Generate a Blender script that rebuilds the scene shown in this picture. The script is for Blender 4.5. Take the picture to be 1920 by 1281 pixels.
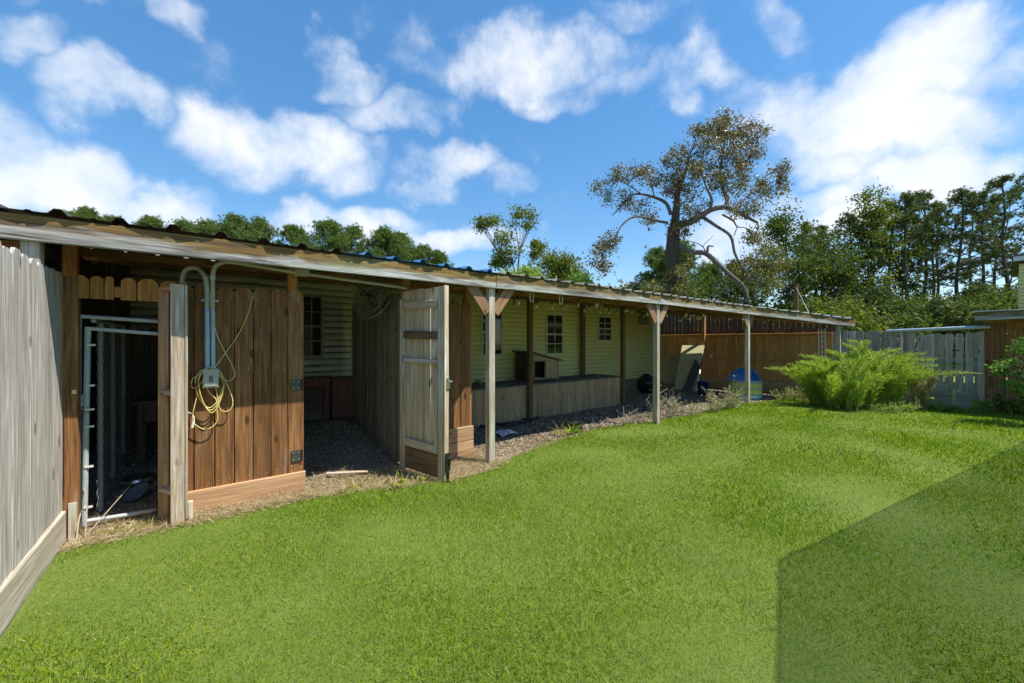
import bpy, bmesh, math, random
import numpy as np
from mathutils import Vector, Matrix, noise as mnoise

random.seed(7)
RNG = np.random.default_rng(11)
R = math.radians
scene = bpy.context.scene
for o in list(bpy.data.objects):
    bpy.data.objects.remove(o)
COL = scene.collection

# ------------------------------------------------------------------ camera
# world axes: +X runs along the lean-to's front beam, +Y goes under its roof; metres, lawn at z = 0
TH = R(51.83)
EYE = 1.5
F, CX, CY = 739.0, 960.0, 640.5
cam = bpy.data.cameras.new('camera')
cam.sensor_fit = 'HORIZONTAL'
cam.sensor_width = 36.0
cam.lens = F / 1920 * 36
cam.clip_start = 0.05
cam.clip_end = 2000
camo = bpy.data.objects.new('camera', cam)
camo.location = (0, 0, EYE)
camo.rotation_euler = (R(90), 0, TH - R(90))
COL.objects.link(camo)
scene.camera = camo

# ------------------------------------------------------------------ light
SUN_EL, SUN_AZ = R(62.5), R(38)          # azimuth measured from -Y towards +X
TOSUN = Vector((math.sin(SUN_AZ) * math.cos(SUN_EL), -math.cos(SUN_AZ) * math.cos(SUN_EL), math.sin(SUN_EL)))
sun = bpy.data.lights.new('sun', 'SUN')
sun.energy = 2.6
sun.angle = R(0.5)
sun.color = (1.0, 0.93, 0.82)
suno = bpy.data.objects.new('sun', sun)
suno.rotation_euler = TOSUN.to_track_quat('Z', 'Y').to_euler()
suno.location = (20, -20, 40)
COL.objects.link(suno)

scene.view_settings.view_transform = 'Standard'
scene.view_settings.look = 'None'
scene.view_settings.gamma = 1.0
scene.view_settings.exposure = 1.5
scene.view_settings.use_curve_mapping = False
scene.cycles.max_bounces = 8
scene.cycles.diffuse_bounces = 5
scene.cycles.transparent_max_bounces = 8


def ray(px, py):
    a = (px - CX) / F
    b = (CY - py) / F
    c, s = math.cos(TH), math.sin(TH)
    return Vector((a * s + c, -a * c + s, b))


def onV(px, py, v):
    r = ray(px, py)
    t = v / r.y
    return Vector((r.x * t, v, EYE + r.z * t))


def onU(px, py, u):
    r = ray(px, py)
    t = u / r.x
    return Vector((u, r.y * t, EYE + r.z * t))


def onG(px, py, z=0.0):
    r = ray(px, py)
    t = (z - EYE) / r.z
    return Vector((r.x * t, r.y * t, z))


def onD(px, py, d):
    r = ray(px, py)
    return Vector((r.x * d, r.y * d, EYE + r.z * d))


# ------------------------------------------------------------------ node helper
class NT:
    def __init__(s, tree):
        s.t = tree
        s.n = tree.nodes
        s.l = tree.links

    def add(s, typ, **kw):
        nd = s.n.new(typ)
        for k, v in kw.items():
            setattr(nd, k, v)
        return nd

    def put(s, inp, val):
        if isinstance(val, bpy.types.NodeSocket):
            s.l.new(val, inp)
        else:
            inp.default_value = val

    def math(s, op, a, b=0.0, c=None, clamp=False):
        nd = s.add('ShaderNodeMath', operation=op)
        nd.use_clamp = clamp
        s.put(nd.inputs[0], a)
        s.put(nd.inputs[1], b)
        if c is not None:
            s.put(nd.inputs[2], c)
        return nd.outputs[0]

    def vmath(s, op, a, b=None):
        nd = s.add('ShaderNodeVectorMath', operation=op)
        s.put(nd.inputs[0], a)
        if b is not None:
            s.put(nd.inputs[1], b)
        return nd.outputs[1] if op in ('DOT_PRODUCT', 'LENGTH', 'DISTANCE') else nd.outputs[0]

    def noise(s, vec, scale, detail=4.0, rough=0.55, dist=0.0):
        nd = s.add('ShaderNodeTexNoise')
        if vec is not None:
            s.l.new(vec, nd.inputs['Vector'])
        nd.inputs['Scale'].default_value = scale
        nd.inputs['Detail'].default_value = detail
        nd.inputs['Roughness'].default_value = rough
        nd.inputs['Distortion'].default_value = dist
        return nd.outputs['Fac']

    def mapr(s, val, a, b, c=0.0, d=1.0, smooth=False):
        nd = s.add('ShaderNodeMapRange')
        if smooth:
            nd.interpolation_type = 'SMOOTHSTEP'
        s.put(nd.inputs[0], val)
        for i, x in enumerate((a, b, c, d)):
            s.put(nd.inputs[1 + i], x)
        return nd.outputs[0]

    def ramp(s, fac, stops):
        nd = s.add('ShaderNodeValToRGB')
        cr = nd.color_ramp
        while len(cr.elements) > 1:
            cr.elements.remove(cr.elements[-1])
        cr.elements[0].position = stops[0][0]
        cr.elements[0].color = (*stops[0][1], 1)
        for p, c in stops[1:]:
            e = cr.elements.new(p)
            e.color = (*c, 1)
        s.put(nd.inputs[0], fac)
        return nd.outputs[0]

    def mix(s, fac, a, b, mode='MIX'):
        nd = s.add('ShaderNodeMix', data_type='RGBA', blend_type=mode)
        s.put(nd.inputs[0], fac)
        for i, v in ((6, a), (7, b)):
            if isinstance(v, tuple) and len(v) == 3:
                v = (*v, 1)
            s.put(nd.inputs[i], v)
        return nd.outputs[2]

    def mapping(s, vec, scale=(1, 1, 1), loc=(0, 0, 0), rot=(0, 0, 0)):
        nd = s.add('ShaderNodeMapping')
        s.l.new(vec, nd.inputs[0])
        nd.inputs['Location'].default_value = loc
        nd.inputs['Rotation'].default_value = rot
        nd.inputs['Scale'].default_value = scale
        return nd.outputs[0]

    def bump(s, h, strength=0.3, dist=0.01):
        nd = s.add('ShaderNodeBump')
        nd.inputs['Strength'].default_value = strength
        nd.inputs['Distance'].default_value = dist
        s.l.new(h, nd.inputs['Height'])
        return nd.outputs[0]


def new_mat(name):
    m = bpy.data.materials.new(name)
    m.use_nodes = True
    nt = NT(m.node_tree)
    bsdf = m.node_tree.nodes['Principled BSDF']
    return m, nt, bsdf


# ------------------------------------------------------------------ world: sky with clouds
world = bpy.data.worlds.new('World')
scene.world = world
world.use_nodes = True
W = NT(world.node_tree)
bg = world.node_tree.nodes['Background']
sky = W.add('ShaderNodeTexSky', sky_type='NISHITA')
sky.sun_disc = False
sky.sun_elevation = SUN_EL
sky.sun_rotation = math.atan2(TOSUN.x, TOSUN.y)
sky.altitude = 0
sky.air_density = 1.0
sky.dust_density = 0.15
sky.ozone_density = 3.5
tc = W.add('ShaderNodeTexCoord').outputs['Generated']
def vnoise(vec, scale, detail, rough):
    nd = W.add('ShaderNodeTexNoise')
    W.l.new(vec, nd.inputs['Vector'])
    nd.inputs['Scale'].default_value = scale
    nd.inputs['Detail'].default_value = detail
    nd.inputs['Roughness'].default_value = rough
    return nd.outputs['Color']


w1 = W.vmath('SUBTRACT', vnoise(tc, 3.2, 3, 0.5), (0.5, 0.5, 0.5))
sc1 = W.add('ShaderNodeVectorMath', operation='SCALE')
W.l.new(w1, sc1.inputs[0])
sc1.inputs['Scale'].default_value = 0.30
w2 = W.vmath('SUBTRACT', vnoise(tc, 9.0, 5, 0.6), (0.5, 0.5, 0.5))
sc2 = W.add('ShaderNodeVectorMath', operation='SCALE')
W.l.new(w2, sc2.inputs[0])
sc2.inputs['Scale'].default_value = 0.10
dwarp = W.vmath('ADD', W.vmath('ADD', tc, sc1.outputs[0]), sc2.outputs[0])
n1 = W.noise(tc, 2.6, 6, 0.55, 0.1)
n2 = W.noise(tc, 7.0, 9, 0.58, 0.15)
n3 = W.noise(tc, 24.0, 6, 0.6, 0.1)
nn = W.math('ADD', W.math('ADD', W.math('MULTIPLY', n1, 0.42), W.math('MULTIPLY', n2, 0.44)), W.math('MULTIPLY', n3, 0.14))
CLOUDS = [(965, 105, 175, 75, 1.0), (1060, 160, 120, 40, .75), (760, 180, 110, 38, .6), (545, 275, 160, 78, .95), (500, 300, 110, 60, .9),
          (205, 215, 115, 50, .85), (95, 130, 90, 55, .7), (60, 345, 130, 75, 1.0), (270, 375, 120, 52, 1.0), (655, 125, 60, 34, .6),
          (840, 280, 95, 42, .75), (800, 335, 60, 40, .6), (960, 320, 80, 34, .6), (640, 425, 170, 36, .75), (880, 462, 100, 32, .8),
          (1600, 195, 260, 85, .95), (1740, 120, 180, 85, .95), (1840, 225, 150, 80, .9), (1800, 325, 190, 55, 1.0), (1560, 265, 180, 50, .6),
          (1330, 420, 120, 45, .75), (1540, 415, 130, 36, .75), (1520, 360, 110, 36, .6), (1250, 150, 120, 40, .5), (1430, 20, 80, 40, .5),
          (1130, 30, 100, 30, .55), (1235, 195, 50, 30, .55), (355, 55, 40, 40, .4), (150, 40, 90, 22, .35), (1000, 260, 60, 24, .45),
          (1930, 130, 90, 60, .6), (-60, 260, 120, 80, .7)]
cover = None
for (px, py, hw, hh, amp) in CLOUDS:
    d = ray(px, py).normalized()
    tx = ray(px + 1, py).normalized() - d
    tx = (tx - d * tx.dot(d)).normalized()
    ty = d.cross(tx)
    wa = abs((ray(px + hw, py).normalized() - d).dot(tx))
    we = abs((ray(px, py - hh).normalized() - d).dot(ty))
    xa = W.vmath('DOT_PRODUCT', dwarp, tuple(tx / (wa * 1.3)))
    ya = W.vmath('DOT_PRODUCT', dwarp, tuple(ty / (we * 1.3)))
    rr = W.math('ADD', W.math('MULTIPLY', xa, xa), W.math('MULTIPLY', ya, ya))
    bl = W.math('MULTIPLY', W.mapr(rr, 0.0, 1.25, 1.0, 0.0, True), amp)
    cover = bl if cover is None else W.math('MAXIMUM', cover, bl)
dens = W.math('ADD', W.math('MULTIPLY', nn, 1.5), W.math('MULTIPLY', cover, 0.42))
alpha = W.math('MULTIPLY', W.mapr(dens, 0.77, 1.25, 0.0, 1.0, True), 0.96)
shade = W.mapr(W.math('ADD', n2, W.math('MULTIPLY', cover, 0.15)), 0.35, 0.75, 0.0, 1.0)
ccol = W.mix(shade, (1.80, 2.10, 2.50), (2.50, 2.55, 2.65))
hs = W.add('ShaderNodeHueSaturation')
gm = W.add('ShaderNodeGamma')
W.l.new(sky.outputs[0], gm.inputs[0])
gm.inputs[1].default_value = 0.72
W.l.new(gm.outputs[0], hs.inputs['Color'])
hs.inputs['Saturation'].default_value = 1.45
hs.inputs['Value'].default_value = 0.71
W.l.new(W.mix(alpha, hs.outputs[0], ccol), bg.inputs['Color'])
bg.inputs['Strength'].default_value = 0.15

# ------------------------------------------------------------------ materials
M = {}


def wood(name, lo, hi, grey=None, gamt=0.0, var=0.22, knots=True, rough=0.88, green=None, gloc=0.0, bump=0.35, spec=0.25):
    m, n, b = new_mat(name)
    oc = n.add('ShaderNodeTexCoord').outputs['Object']
    rnd = n.add('ShaderNodeObjectInfo').outputs['Random']
    off = n.add('ShaderNodeCombineXYZ')
    n.put(off.inputs[0], n.math('MULTIPLY', rnd, 37.0))
    n.put(off.inputs[1], n.math('MULTIPLY', rnd, 91.0))
    n.put(off.inputs[2], n.math('MULTIPLY', rnd, 53.0))
    v = n.vmath('ADD', oc, off.outputs[0])
    g1 = n.noise(n.mapping(v, (16, 16, 0.9)), 1.6, 7, 0.62, 1.4)
    g2 = n.noise(n.mapping(v, (120, 120, 2.2)), 1.0, 4, 0.6, 0.3)
    col = n.ramp(n.math('ADD', n.math('MULTIPLY', g1, 0.75), n.math('MULTIPLY', g2, 0.25)), [(0.28, lo), (0.52, tuple((a + c) / 2 for a, c in zip(lo, hi))), (0.72, hi)])
    if grey:
        p = n.noise(n.mapping(v, (5, 5, 1.1)), 1.1, 5, 0.62, 0.6)
        col = n.mix(n.mapr(p, 0.62 - 0.4 * gamt, 0.82 - 0.4 * gamt, 0.0, 0.85), col, grey)
    if green:
        p = n.noise(n.mapping(v, (3, 3, 0.8), loc=(7, 3, 1)), 1.3, 5, 0.6, 0.4)
        col = n.mix(n.mapr(p, 0.5 - gloc, 0.75 - gloc, 0.0, 0.7), col, green)
    fine = n.mapr(g2, 0.3, 0.7, 0.62, 1.18)
    cf = n.add('ShaderNodeCombineColor')
    for i in range(3):
        n.put(cf.inputs[i], fine)
    col = n.mix(1.0, col, cf.outputs[0], 'MULTIPLY')
    if knots:
        vo = n.add('ShaderNodeTexVoronoi')
        n.l.new(n.mapping(v, (6.0, 6.0, 2.4)), vo.inputs['Vector'])
        vo.inputs['Scale'].default_value = 1.0
        k = n.mapr(vo.outputs['Distance'], 0.07, 0.15, 0.75, 0.0, True)
        col = n.mix(k, col, tuple(c * 0.28 for c in lo))
    br = n.mapr(rnd, 0, 1, 1 - var, 1 + var)
    cb = n.add('ShaderNodeCombineColor')
    for i in range(3):
        n.put(cb.inputs[i], br)
    col = n.mix(1.0, col, cb.outputs[0], 'MULTIPLY')
    n.l.new(col, b.inputs['Base Color'])
    b.inputs['Roughness'].default_value = rough
    b.inputs['Specular IOR Level'].default_value = spec
    n.l.new(n.bump(n.math('ADD', g1, g2), bump, 0.004), b.inputs['Normal'])
    M[name] = m
    return m


wood('grey_wood', (0.22, 0.185, 0.16), (0.78, 0.74, 0.68), (0.74, 0.73, 0.72), 0.10, 0.24)
wood('kick_wood', (0.36, 0.30, 0.22), (0.70, 0.64, 0.54), (0.62, 0.60, 0.57), 0.3)
wood('stained_wood', (0.085, 0.036, 0.014), (0.44, 0.215, 0.085), (0.40, 0.29, 0.21), 0.12, 0.22)
wood('cedar_wood', (0.30, 0.125, 0.035), (0.60, 0.31, 0.10), None, 0, 0.18)
wood('warm_kick', (0.38, 0.21, 0.10), (0.66, 0.43, 0.25), (0.50, 0.42, 0.34), 0.15, 0.15)
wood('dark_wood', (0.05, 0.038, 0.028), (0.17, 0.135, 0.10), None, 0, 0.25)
wood('divider_wood', (0.17, 0.135, 0.09), (0.50, 0.42, 0.29), None, 0, 0.22)
wood('fence_orange', (0.44, 0.215, 0.075), (0.74, 0.44, 0.17), (0.50, 0.37, 0.24), 0.05, 0.18)
wood('post_wood', (0.30, 0.24, 0.16), (0.64, 0.58, 0.46), (0.70, 0.68, 0.60), 0.35, 0.12, True, 0.88, (0.36, 0.38, 0.22), 0.0)
wood('dark_post', (0.10, 0.062, 0.03), (0.28, 0.175, 0.085), None, 0, 0.12)
wood('rafter_wood', (0.26, 0.12, 0.045), (0.52, 0.29, 0.12), None, 0, 0.2)
wood('brace_wood', (0.20, 0.10, 0.05), (0.44, 0.27, 0.15), (0.46, 0.40, 0.32), 0.18, 0.15)
wood('skirt_wood', (0.30, 0.185, 0.095), (0.62, 0.44, 0.26), (0.48, 0.40, 0.30), 0.15, 0.15)
wood('deck_wood', (0.09, 0.085, 0.07), (0.22, 0.21, 0.18), None, 0, 0.2)
wood('gate_wood', (0.36, 0.255, 0.14), (0.78, 0.66, 0.47), (0.72, 0.69, 0.64), 0.22, 0.2)
wood('gate_rail', (0.26, 0.18, 0.11), (0.74, 0.63, 0.48), (0.66, 0.64, 0.60), 0.3, 0.1)
wood('driftwood', (0.10, 0.060, 0.030), (0.30, 0.205, 0.12), None, 0, 0.1)
wood('backfence_wood', (0.22, 0.165, 0.12), (0.54, 0.45, 0.36), (0.52, 0.49, 0.45), 0.25, 0.2)
wood('reddish_panel', (0.16, 0.075, 0.05), (0.28, 0.13, 0.09), None, 0, 0.1, False)
wood('pole_wood', (0.12, 0.06, 0.03), (0.27, 0.15, 0.08), None, 0, 0.1, False)


def beam_material():
    m, n, b = new_mat('beam_wood')
    oc = n.add('ShaderNodeTexCoord').outputs['Object']
    rnd = n.add('ShaderNodeObjectInfo').outputs['Random']
    off = n.add('ShaderNodeCombineXYZ')
    for i, k in enumerate((0, 0, 61.0)):
        n.put(off.inputs[i], n.math('MULTIPLY', rnd, k))
    v = n.vmath('ADD', oc, off.outputs[0])
    sp = n.add('ShaderNodeSeparateXYZ')
    n.l.new(oc, sp.inputs[0])
    g1 = n.noise(n.mapping(v, (22, 22, 0.8)), 1.5, 7, 0.62, 1.8)
    g2 = n.noise(n.mapping(v, (150, 150, 1.6)), 1.0, 4, 0.6)
    pt = n.noise(n.mapping(v, (5, 5, 0.9)), 1.3, 6, 0.65, 0.8)
    up = n.ramp(g1, [(0.3, (0.075, 0.036, 0.010)), (0.5, (0.20, 0.115, 0.032)), (0.7, (0.30, 0.235, 0.07))])
    low = n.ramp(g1, [(0.3, (0.20, 0.19, 0.17)), (0.5, (0.46, 0.46, 0.43)), (0.72, (0.66, 0.67, 0.64))])
    # weather bleaching of the lower half, with a ragged edge; local x is the beam's height
    edge = n.math('SUBTRACT', n.math('MULTIPLY', n.math('SUBTRACT', pt, 0.5), 0.22), sp.outputs[0])
    col = n.mix(n.mapr(edge, -0.045, 0.020, 0.0, 1.0, True), low, up)
    dk = n.noise(n.mapping(v, (9, 9, 0.7), loc=(3, 1, 9)), 1.2, 6, 0.65, 0.7)
    col = n.mix(n.mapr(dk, 0.50, 0.64, 0.0, 0.85), col, (0.055, 0.045, 0.035))
    gr = n.noise(n.mapping(v, (4, 4, 0.5), loc=(13, 1, 9)), 1.2, 5, 0.65, 0.7)
    col = n.mix(n.mapr(gr, 0.52, 0.70, 0.0, 0.5), col, (0.30, 0.36, 0.20))
    f = n.mapr(g2, 0.3, 0.7, 0.7, 1.15)
    cf = n.add('ShaderNodeCombineColor')
    for i in range(3):
        n.put(cf.inputs[i], f)
    n.l.new(n.mix(1.0, col, cf.outputs[0], 'MULTIPLY'), b.inputs['Base Color'])
    b.inputs['Roughness'].default_value = 0.9
    n.l.new(n.bump(n.math('ADD', g1, g2), 0.4, 0.004), b.inputs['Normal'])
    M['beam_wood'] = m


beam_material()


def surf(name, c1, c2=None, scale=6.0, rough=0.6, metal=0.0, bump=0.0, detail=5, spec=0.5, dirt=None, damt=0.0, stretch=(1, 1, 1)):
    m, n, b = new_mat(name)
    oc = n.add('ShaderNodeTexCoord').outputs['Object']
    v = n.mapping(oc, stretch)
    p = n.noise(v, scale, detail, 0.6, 0.3)
    col = n.ramp(p, [(0.3, c1), (0.7, c2 or tuple(min(1, x * 1.2) for x in c1))])
    if dirt:
        q = n.noise(n.mapping(oc, (1, 1, 1), loc=(5, 9, 2)), scale * 0.45, 6, 0.65, 0.5)
        col = n.mix(n.mapr(q, 0.6 - damt * 0.4, 0.8 - damt * 0.4, 0, 0.85), col, dirt)
    n.l.new(col, b.inputs['Base Color'])
    b.inputs['Roughness'].default_value = rough
    b.inputs['Metallic'].default_value = metal
    b.inputs['Specular IOR Level'].default_value = spec
    if bump:
        n.l.new(n.bump(p, bump, 0.01), b.inputs['Normal'])
    M[name] = m
    return m


surf('galvanised', (0.38, 0.42, 0.43), (0.60, 0.63, 0.63), 14, 0.42, 0.75, dirt=(0.25, 0.22, 0.18), damt=0.1)
surf('painted_pipe', (0.40, 0.46, 0.46), (0.52, 0.58, 0.57), 12, 0.45, 0.1)
surf('pvc_grey', (0.34, 0.37, 0.30), (0.46, 0.48, 0.38), 10, 0.4)
surf('pvc_blue', (0.36, 0.46, 0.56), (0.50, 0.60, 0.68), 10, 0.4)
surf('box_grey', (0.38, 0.40, 0.33), (0.48, 0.49, 0.40), 12, 0.45)
surf('outlet_dark', (0.12, 0.13, 0.11), None, 8, 0.5)
surf('roof_dark', (0.045, 0.035, 0.028), (0.12, 0.095, 0.07), 9, 0.6, 0.3, dirt=(0.16, 0.08, 0.04), damt=0.15)
surf('roof_blue', (0.05, 0.20, 0.45), (0.09, 0.28, 0.55), 9, 0.45, 0.2, dirt=(0.18, 0.17, 0.13), damt=0.1)
surf('roof_pale', (0.28, 0.28, 0.20), (0.48, 0.47, 0.36), 9, 0.55, 0.3, dirt=(0.25, 0.16, 0.08), damt=0.2)
surf('iron_black', (0.015, 0.017, 0.017), (0.05, 0.055, 0.05), 20, 0.5, 0.5)
surf('hinge_dark', (0.05, 0.065, 0.06), (0.10, 0.12, 0.11), 20, 0.5, 0.4)
surf('yellow_cord', (0.60, 0.48, 0.13), (0.76, 0.66, 0.30), 9, 0.45)
surf('white_plastic', (0.70, 0.70, 0.66), (0.80, 0.80, 0.77), 8, 0.4)
surf('black_plastic', (0.012, 0.012, 0.014), (0.03, 0.03, 0.034), 6, 0.32, bump=0.5)
surf('hose_black', (0.012, 0.012, 0.012), (0.03, 0.03, 0.03), 12, 0.45)
surf('blue_plastic', (0.015, 0.17, 0.50), (0.03, 0.24, 0.60), 5, 0.35)
surf('bucket_blue', (0.012, 0.03, 0.17), (0.02, 0.05, 0.24), 6, 0.4)
surf('tub_white', (0.26, 0.30, 0.33), (0.38, 0.42, 0.45), 8, 0.4)
surf('tub_green', (0.45, 0.52, 0.10), (0.60, 0.66, 0.20), 8, 0.4)
surf('tub_teal', (0.10, 0.38, 0.50), (0.18, 0.48, 0.58), 8, 0.4)
surf('door_cream', (0.50, 0.47, 0.26), (0.62, 0.59, 0.36), 3, 0.6, dirt=(0.36, 0.32, 0.18), damt=0.12)
surf('mat_grey', (0.06, 0.058, 0.052), (0.13, 0.125, 0.11), 30, 0.9, bump=0.4)
surf('board_tan', (0.26, 0.21, 0.11), (0.36, 0.30, 0.17), 5, 0.8)
surf('fan_metal', (0.13, 0.12, 0.085), (0.25, 0.235, 0.17), 22, 0.65, 0.2)
surf('fan_dark', (0.03, 0.028, 0.022), (0.08, 0.072, 0.055), 22, 0.7)
surf('steel', (0.45, 0.46, 0.48), (0.6, 0.6, 0.62), 10, 0.25, 0.95)
surf('dish_blue', (0.12, 0.14, 0.19), (0.20, 0.22, 0.28), 5, 0.45)
surf('window_frame', (0.50, 0.51, 0.36), (0.62, 0.62, 0.46), 8, 0.5, dirt=(0.25, 0.25, 0.15), damt=0.15)
surf('window_frame_grey', (0.18, 0.18, 0.15), (0.28, 0.28, 0.23), 8, 0.6, dirt=(0.08, 0.08, 0.06), damt=0.2)
surf('interior_dark', (0.02, 0.02, 0.018), (0.035, 0.034, 0.03), 5, 0.9)
surf('skirting', (0.12, 0.085, 0.05), (0.20, 0.15, 0.09), 6, 0.85)
surf('meter_grey', (0.17, 0.19, 0.14), (0.24, 0.26, 0.19), 9, 0.5, 0.2)
surf('bulb_amber', (0.55, 0.42, 0.16), (0.70, 0.58, 0.28), 5, 0.15)
surf('wire_dark', (0.015, 0.015, 0.013), None, 5, 0.6)
surf('wire_grey', (0.20, 0.19, 0.17), (0.32, 0.3, 0.27), 5, 0.5, 0.6)
surf('shingle', (0.10, 0.09, 0.085), (0.18, 0.165, 0.15), 12, 0.95)
surf('fascia_blue', (0.36, 0.43, 0.47), (0.52, 0.57, 0.60), 6, 0.7, stretch=(12, 12, 1))
surf('pallet_green', (0.40, 0.42, 0.12), (0.5, 0.5, 0.2), 6, 0.7)
surf('bark', (0.03, 0.022, 0.016), (0.095, 0.075, 0.058), 3.5, 0.95, bump=0.9, stretch=(4, 4, 0.9))
surf('bark_pale', (0.055, 0.046, 0.038), (0.19, 0.165, 0.14), 4, 0.95, bump=0.8, stretch=(3, 3, 0.9))
surf('bark_pine', (0.05, 0.036, 0.028), (0.14, 0.105, 0.08), 4, 0.95, bump=0.8, stretch=(4, 4, 1))
surf('dead_twig', (0.30, 0.25, 0.19), (0.52, 0.46, 0.38), 6, 0.9)
surf('green_stem', (0.22, 0.30, 0.06), (0.34, 0.40, 0.12), 6, 0.8)
surf('red_stem', (0.20, 0.13, 0.06), (0.32, 0.24, 0.10), 6, 0.8)
surf('bag_white', (0.45, 0.50, 0.58), (0.66, 0.70, 0.76), 7, 0.35, bump=0.5)
surf('nail', (0.42, 0.38, 0.30), (0.6, 0.56, 0.46), 8, 0.4, 0.5)


def siding_material(name, lo, hi, dirt, damt, bandamt):
    m, n, b = new_mat(name)
    oc = n.add('ShaderNodeTexCoord').outputs['Object']
    rnd = n.add('ShaderNodeObjectInfo').outputs['Random']
    off = n.add('ShaderNodeCombineXYZ')
    n.put(off.inputs[1], n.math('MULTIPLY', rnd, 9.0))
    n.put(off.inputs[2], n.math('MULTIPLY', rnd, 3.0))
    v = n.vmath('ADD', oc, off.outputs[0])
    geo = n.add('ShaderNodeNewGeometry').outputs['Position']
    big = n.noise(geo, 0.9, 5, 0.6, 0.4)
    st = n.noise(n.mapping(v, (1.2, 8, 22)), 1.6, 6, 0.66, 0.5)
    col = n.mix(n.mapr(big, 0.3, 0.7), lo, hi)
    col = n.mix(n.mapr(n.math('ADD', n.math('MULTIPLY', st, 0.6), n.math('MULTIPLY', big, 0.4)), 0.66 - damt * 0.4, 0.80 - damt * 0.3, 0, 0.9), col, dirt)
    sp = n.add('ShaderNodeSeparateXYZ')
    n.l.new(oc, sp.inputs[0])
    band = n.math('MULTIPLY', n.mapr(sp.outputs[2], 0.045, 0.092, 0.0, 1.0, True), n.mapr(st, 0.30, 0.62, 0.25, 1.0))  # darker band towards the top of each course, so the laps stand out
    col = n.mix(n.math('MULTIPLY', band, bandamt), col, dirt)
    n.l.new(col, b.inputs['Base Color'])
    b.inputs['Roughness'].default_value = 0.55
    n.l.new(n.bump(st, 0.08, 0.004), b.inputs['Normal'])
    M[name] = m


siding_material('siding_yellow', (0.66, 0.62, 0.24), (0.78, 0.73, 0.33), (0.24, 0.25, 0.09), 0.10, 0.45)
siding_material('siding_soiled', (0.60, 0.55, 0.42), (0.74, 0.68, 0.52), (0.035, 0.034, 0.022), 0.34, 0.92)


def glass_material():
    m, n, b = new_mat('window_glass')
    b.inputs['Base Color'].default_value = (0.018, 0.020, 0.018, 1)
    b.inputs['Roughness'].default_value = 0.06
    b.inputs['Specular IOR Level'].default_value = 0.6
    M['window_glass'] = m
    m, n, b = new_mat('bulb_glass')
    b.inputs['Base Color'].default_value = (0.75, 0.66, 0.40, 1)
    b.inputs['Roughness'].default_value = 0.08
    b.inputs['Transmission Weight'].default_value = 0.55
    M['bulb_glass'] = m


glass_material()


def leaf_material(name, stops, trans=0.35, rough=0.5, posvar=0.0, pos2=None, spec=0.3):
    m, n, b = new_mat(name)
    out = m.node_tree.nodes['Material Output']
    g = n.add('ShaderNodeNewGeometry')
    col = n.ramp(g.outputs['Random Per Island'], stops)
    if pos2:
        p = n.noise(g.outputs['Position'], posvar, 5, 0.6, 0.5)
        col = n.mix(n.mapr(p, 0.38, 0.66, 0.0, 0.75), col, n.mix(1.0, col, pos2, 'MULTIPLY'))
    n.l.new(col, b.inputs['Base Color'])
    b.inputs['Roughness'].default_value = rough
    b.inputs['Specular IOR Level'].default_value = spec
    tr = n.add('ShaderNodeBsdfTranslucent')
    n.l.new(n.mix(1.0, col, (1.5, 1.6, 0.7, 1), 'MULTIPLY'), tr.inputs['Color'])
    mx = n.add('ShaderNodeMixShader')
    mx.inputs[0].default_value = trans
    n.l.new(b.outputs[0], mx.inputs[1])
    n.l.new(tr.outputs[0], mx.inputs[2])
    n.l.new(mx.outputs[0], out.inputs['Surface'])
    M[name] = m


leaf_material('grass_blades', [(0.0, (0.040, 0.080, 0.006)), (0.28, (0.115, 0.215, 0.010)), (0.7, (0.225, 0.345, 0.016)), (0.93, (0.31, 0.41, 0.03)), (0.975, (0.46, 0.44, 0.20))], 0.34, 0.6, 0.55, (1.30, 1.08, 0.8, 1), 0.06)
leaf_material('oak_leaves', [(0.0, (0.05, 0.048, 0.018)), (0.4, (0.12, 0.11, 0.04)), (0.75, (0.20, 0.15, 0.06)), (1.0, (0.34, 0.31, 0.22))], 0.25, 0.42, spec=0.35)
leaf_material('oak_low_leaves', [(0.0, (0.07, 0.08, 0.02)), (0.5, (0.15, 0.15, 0.04)), (1.0, (0.26, 0.22, 0.10))], 0.30, 0.45, spec=0.3)
leaf_material('pine_bright', [(0.0, (0.055, 0.095, 0.018)), (0.5, (0.105, 0.165, 0.030)), (1.0, (0.19, 0.25, 0.055))], 0.25, 0.5)
leaf_material('pine_dark', [(0.0, (0.038, 0.065, 0.018)), (0.5, (0.075, 0.115, 0.030)), (1.0, (0.15, 0.18, 0.05))], 0.25, 0.5)
leaf_material('broad_mid', [(0.0, (0.055, 0.085, 0.015)), (0.5, (0.12, 0.155, 0.024)), (1.0, (0.22, 0.235, 0.05))], 0.35, 0.65, spec=0.12)
leaf_material('broad_dark', [(0.0, (0.035, 0.062, 0.016)), (0.5, (0.075, 0.112, 0.026)), (1.0, (0.15, 0.18, 0.04))], 0.32, 0.65, spec=0.12)
leaf_material('broad_lime', [(0.0, (0.14, 0.22, 0.04)), (0.5, (0.22, 0.31, 0.06)), (1.0, (0.32, 0.40, 0.12))], 0.40, 0.65, spec=0.12)
leaf_material('fennel_leaves', [(0.0, (0.16, 0.25, 0.025)), (0.5, (0.29, 0.40, 0.045)), (1.0, (0.46, 0.54, 0.13))], 0.42, 0.5)
leaf_material('fennel_dry', [(0.0, (0.20, 0.18, 0.09)), (0.6, (0.30, 0.27, 0.13)), (1.0, (0.42, 0.38, 0.22))], 0.3, 0.7)
leaf_material('shrub_leaves', [(0.0, (0.10, 0.13, 0.03)), (0.45, (0.26, 0.27, 0.09)), (0.8, (0.42, 0.38, 0.22)), (1.0, (0.55, 0.50, 0.34))], 0.3, 0.65, spec=0.12)
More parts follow.
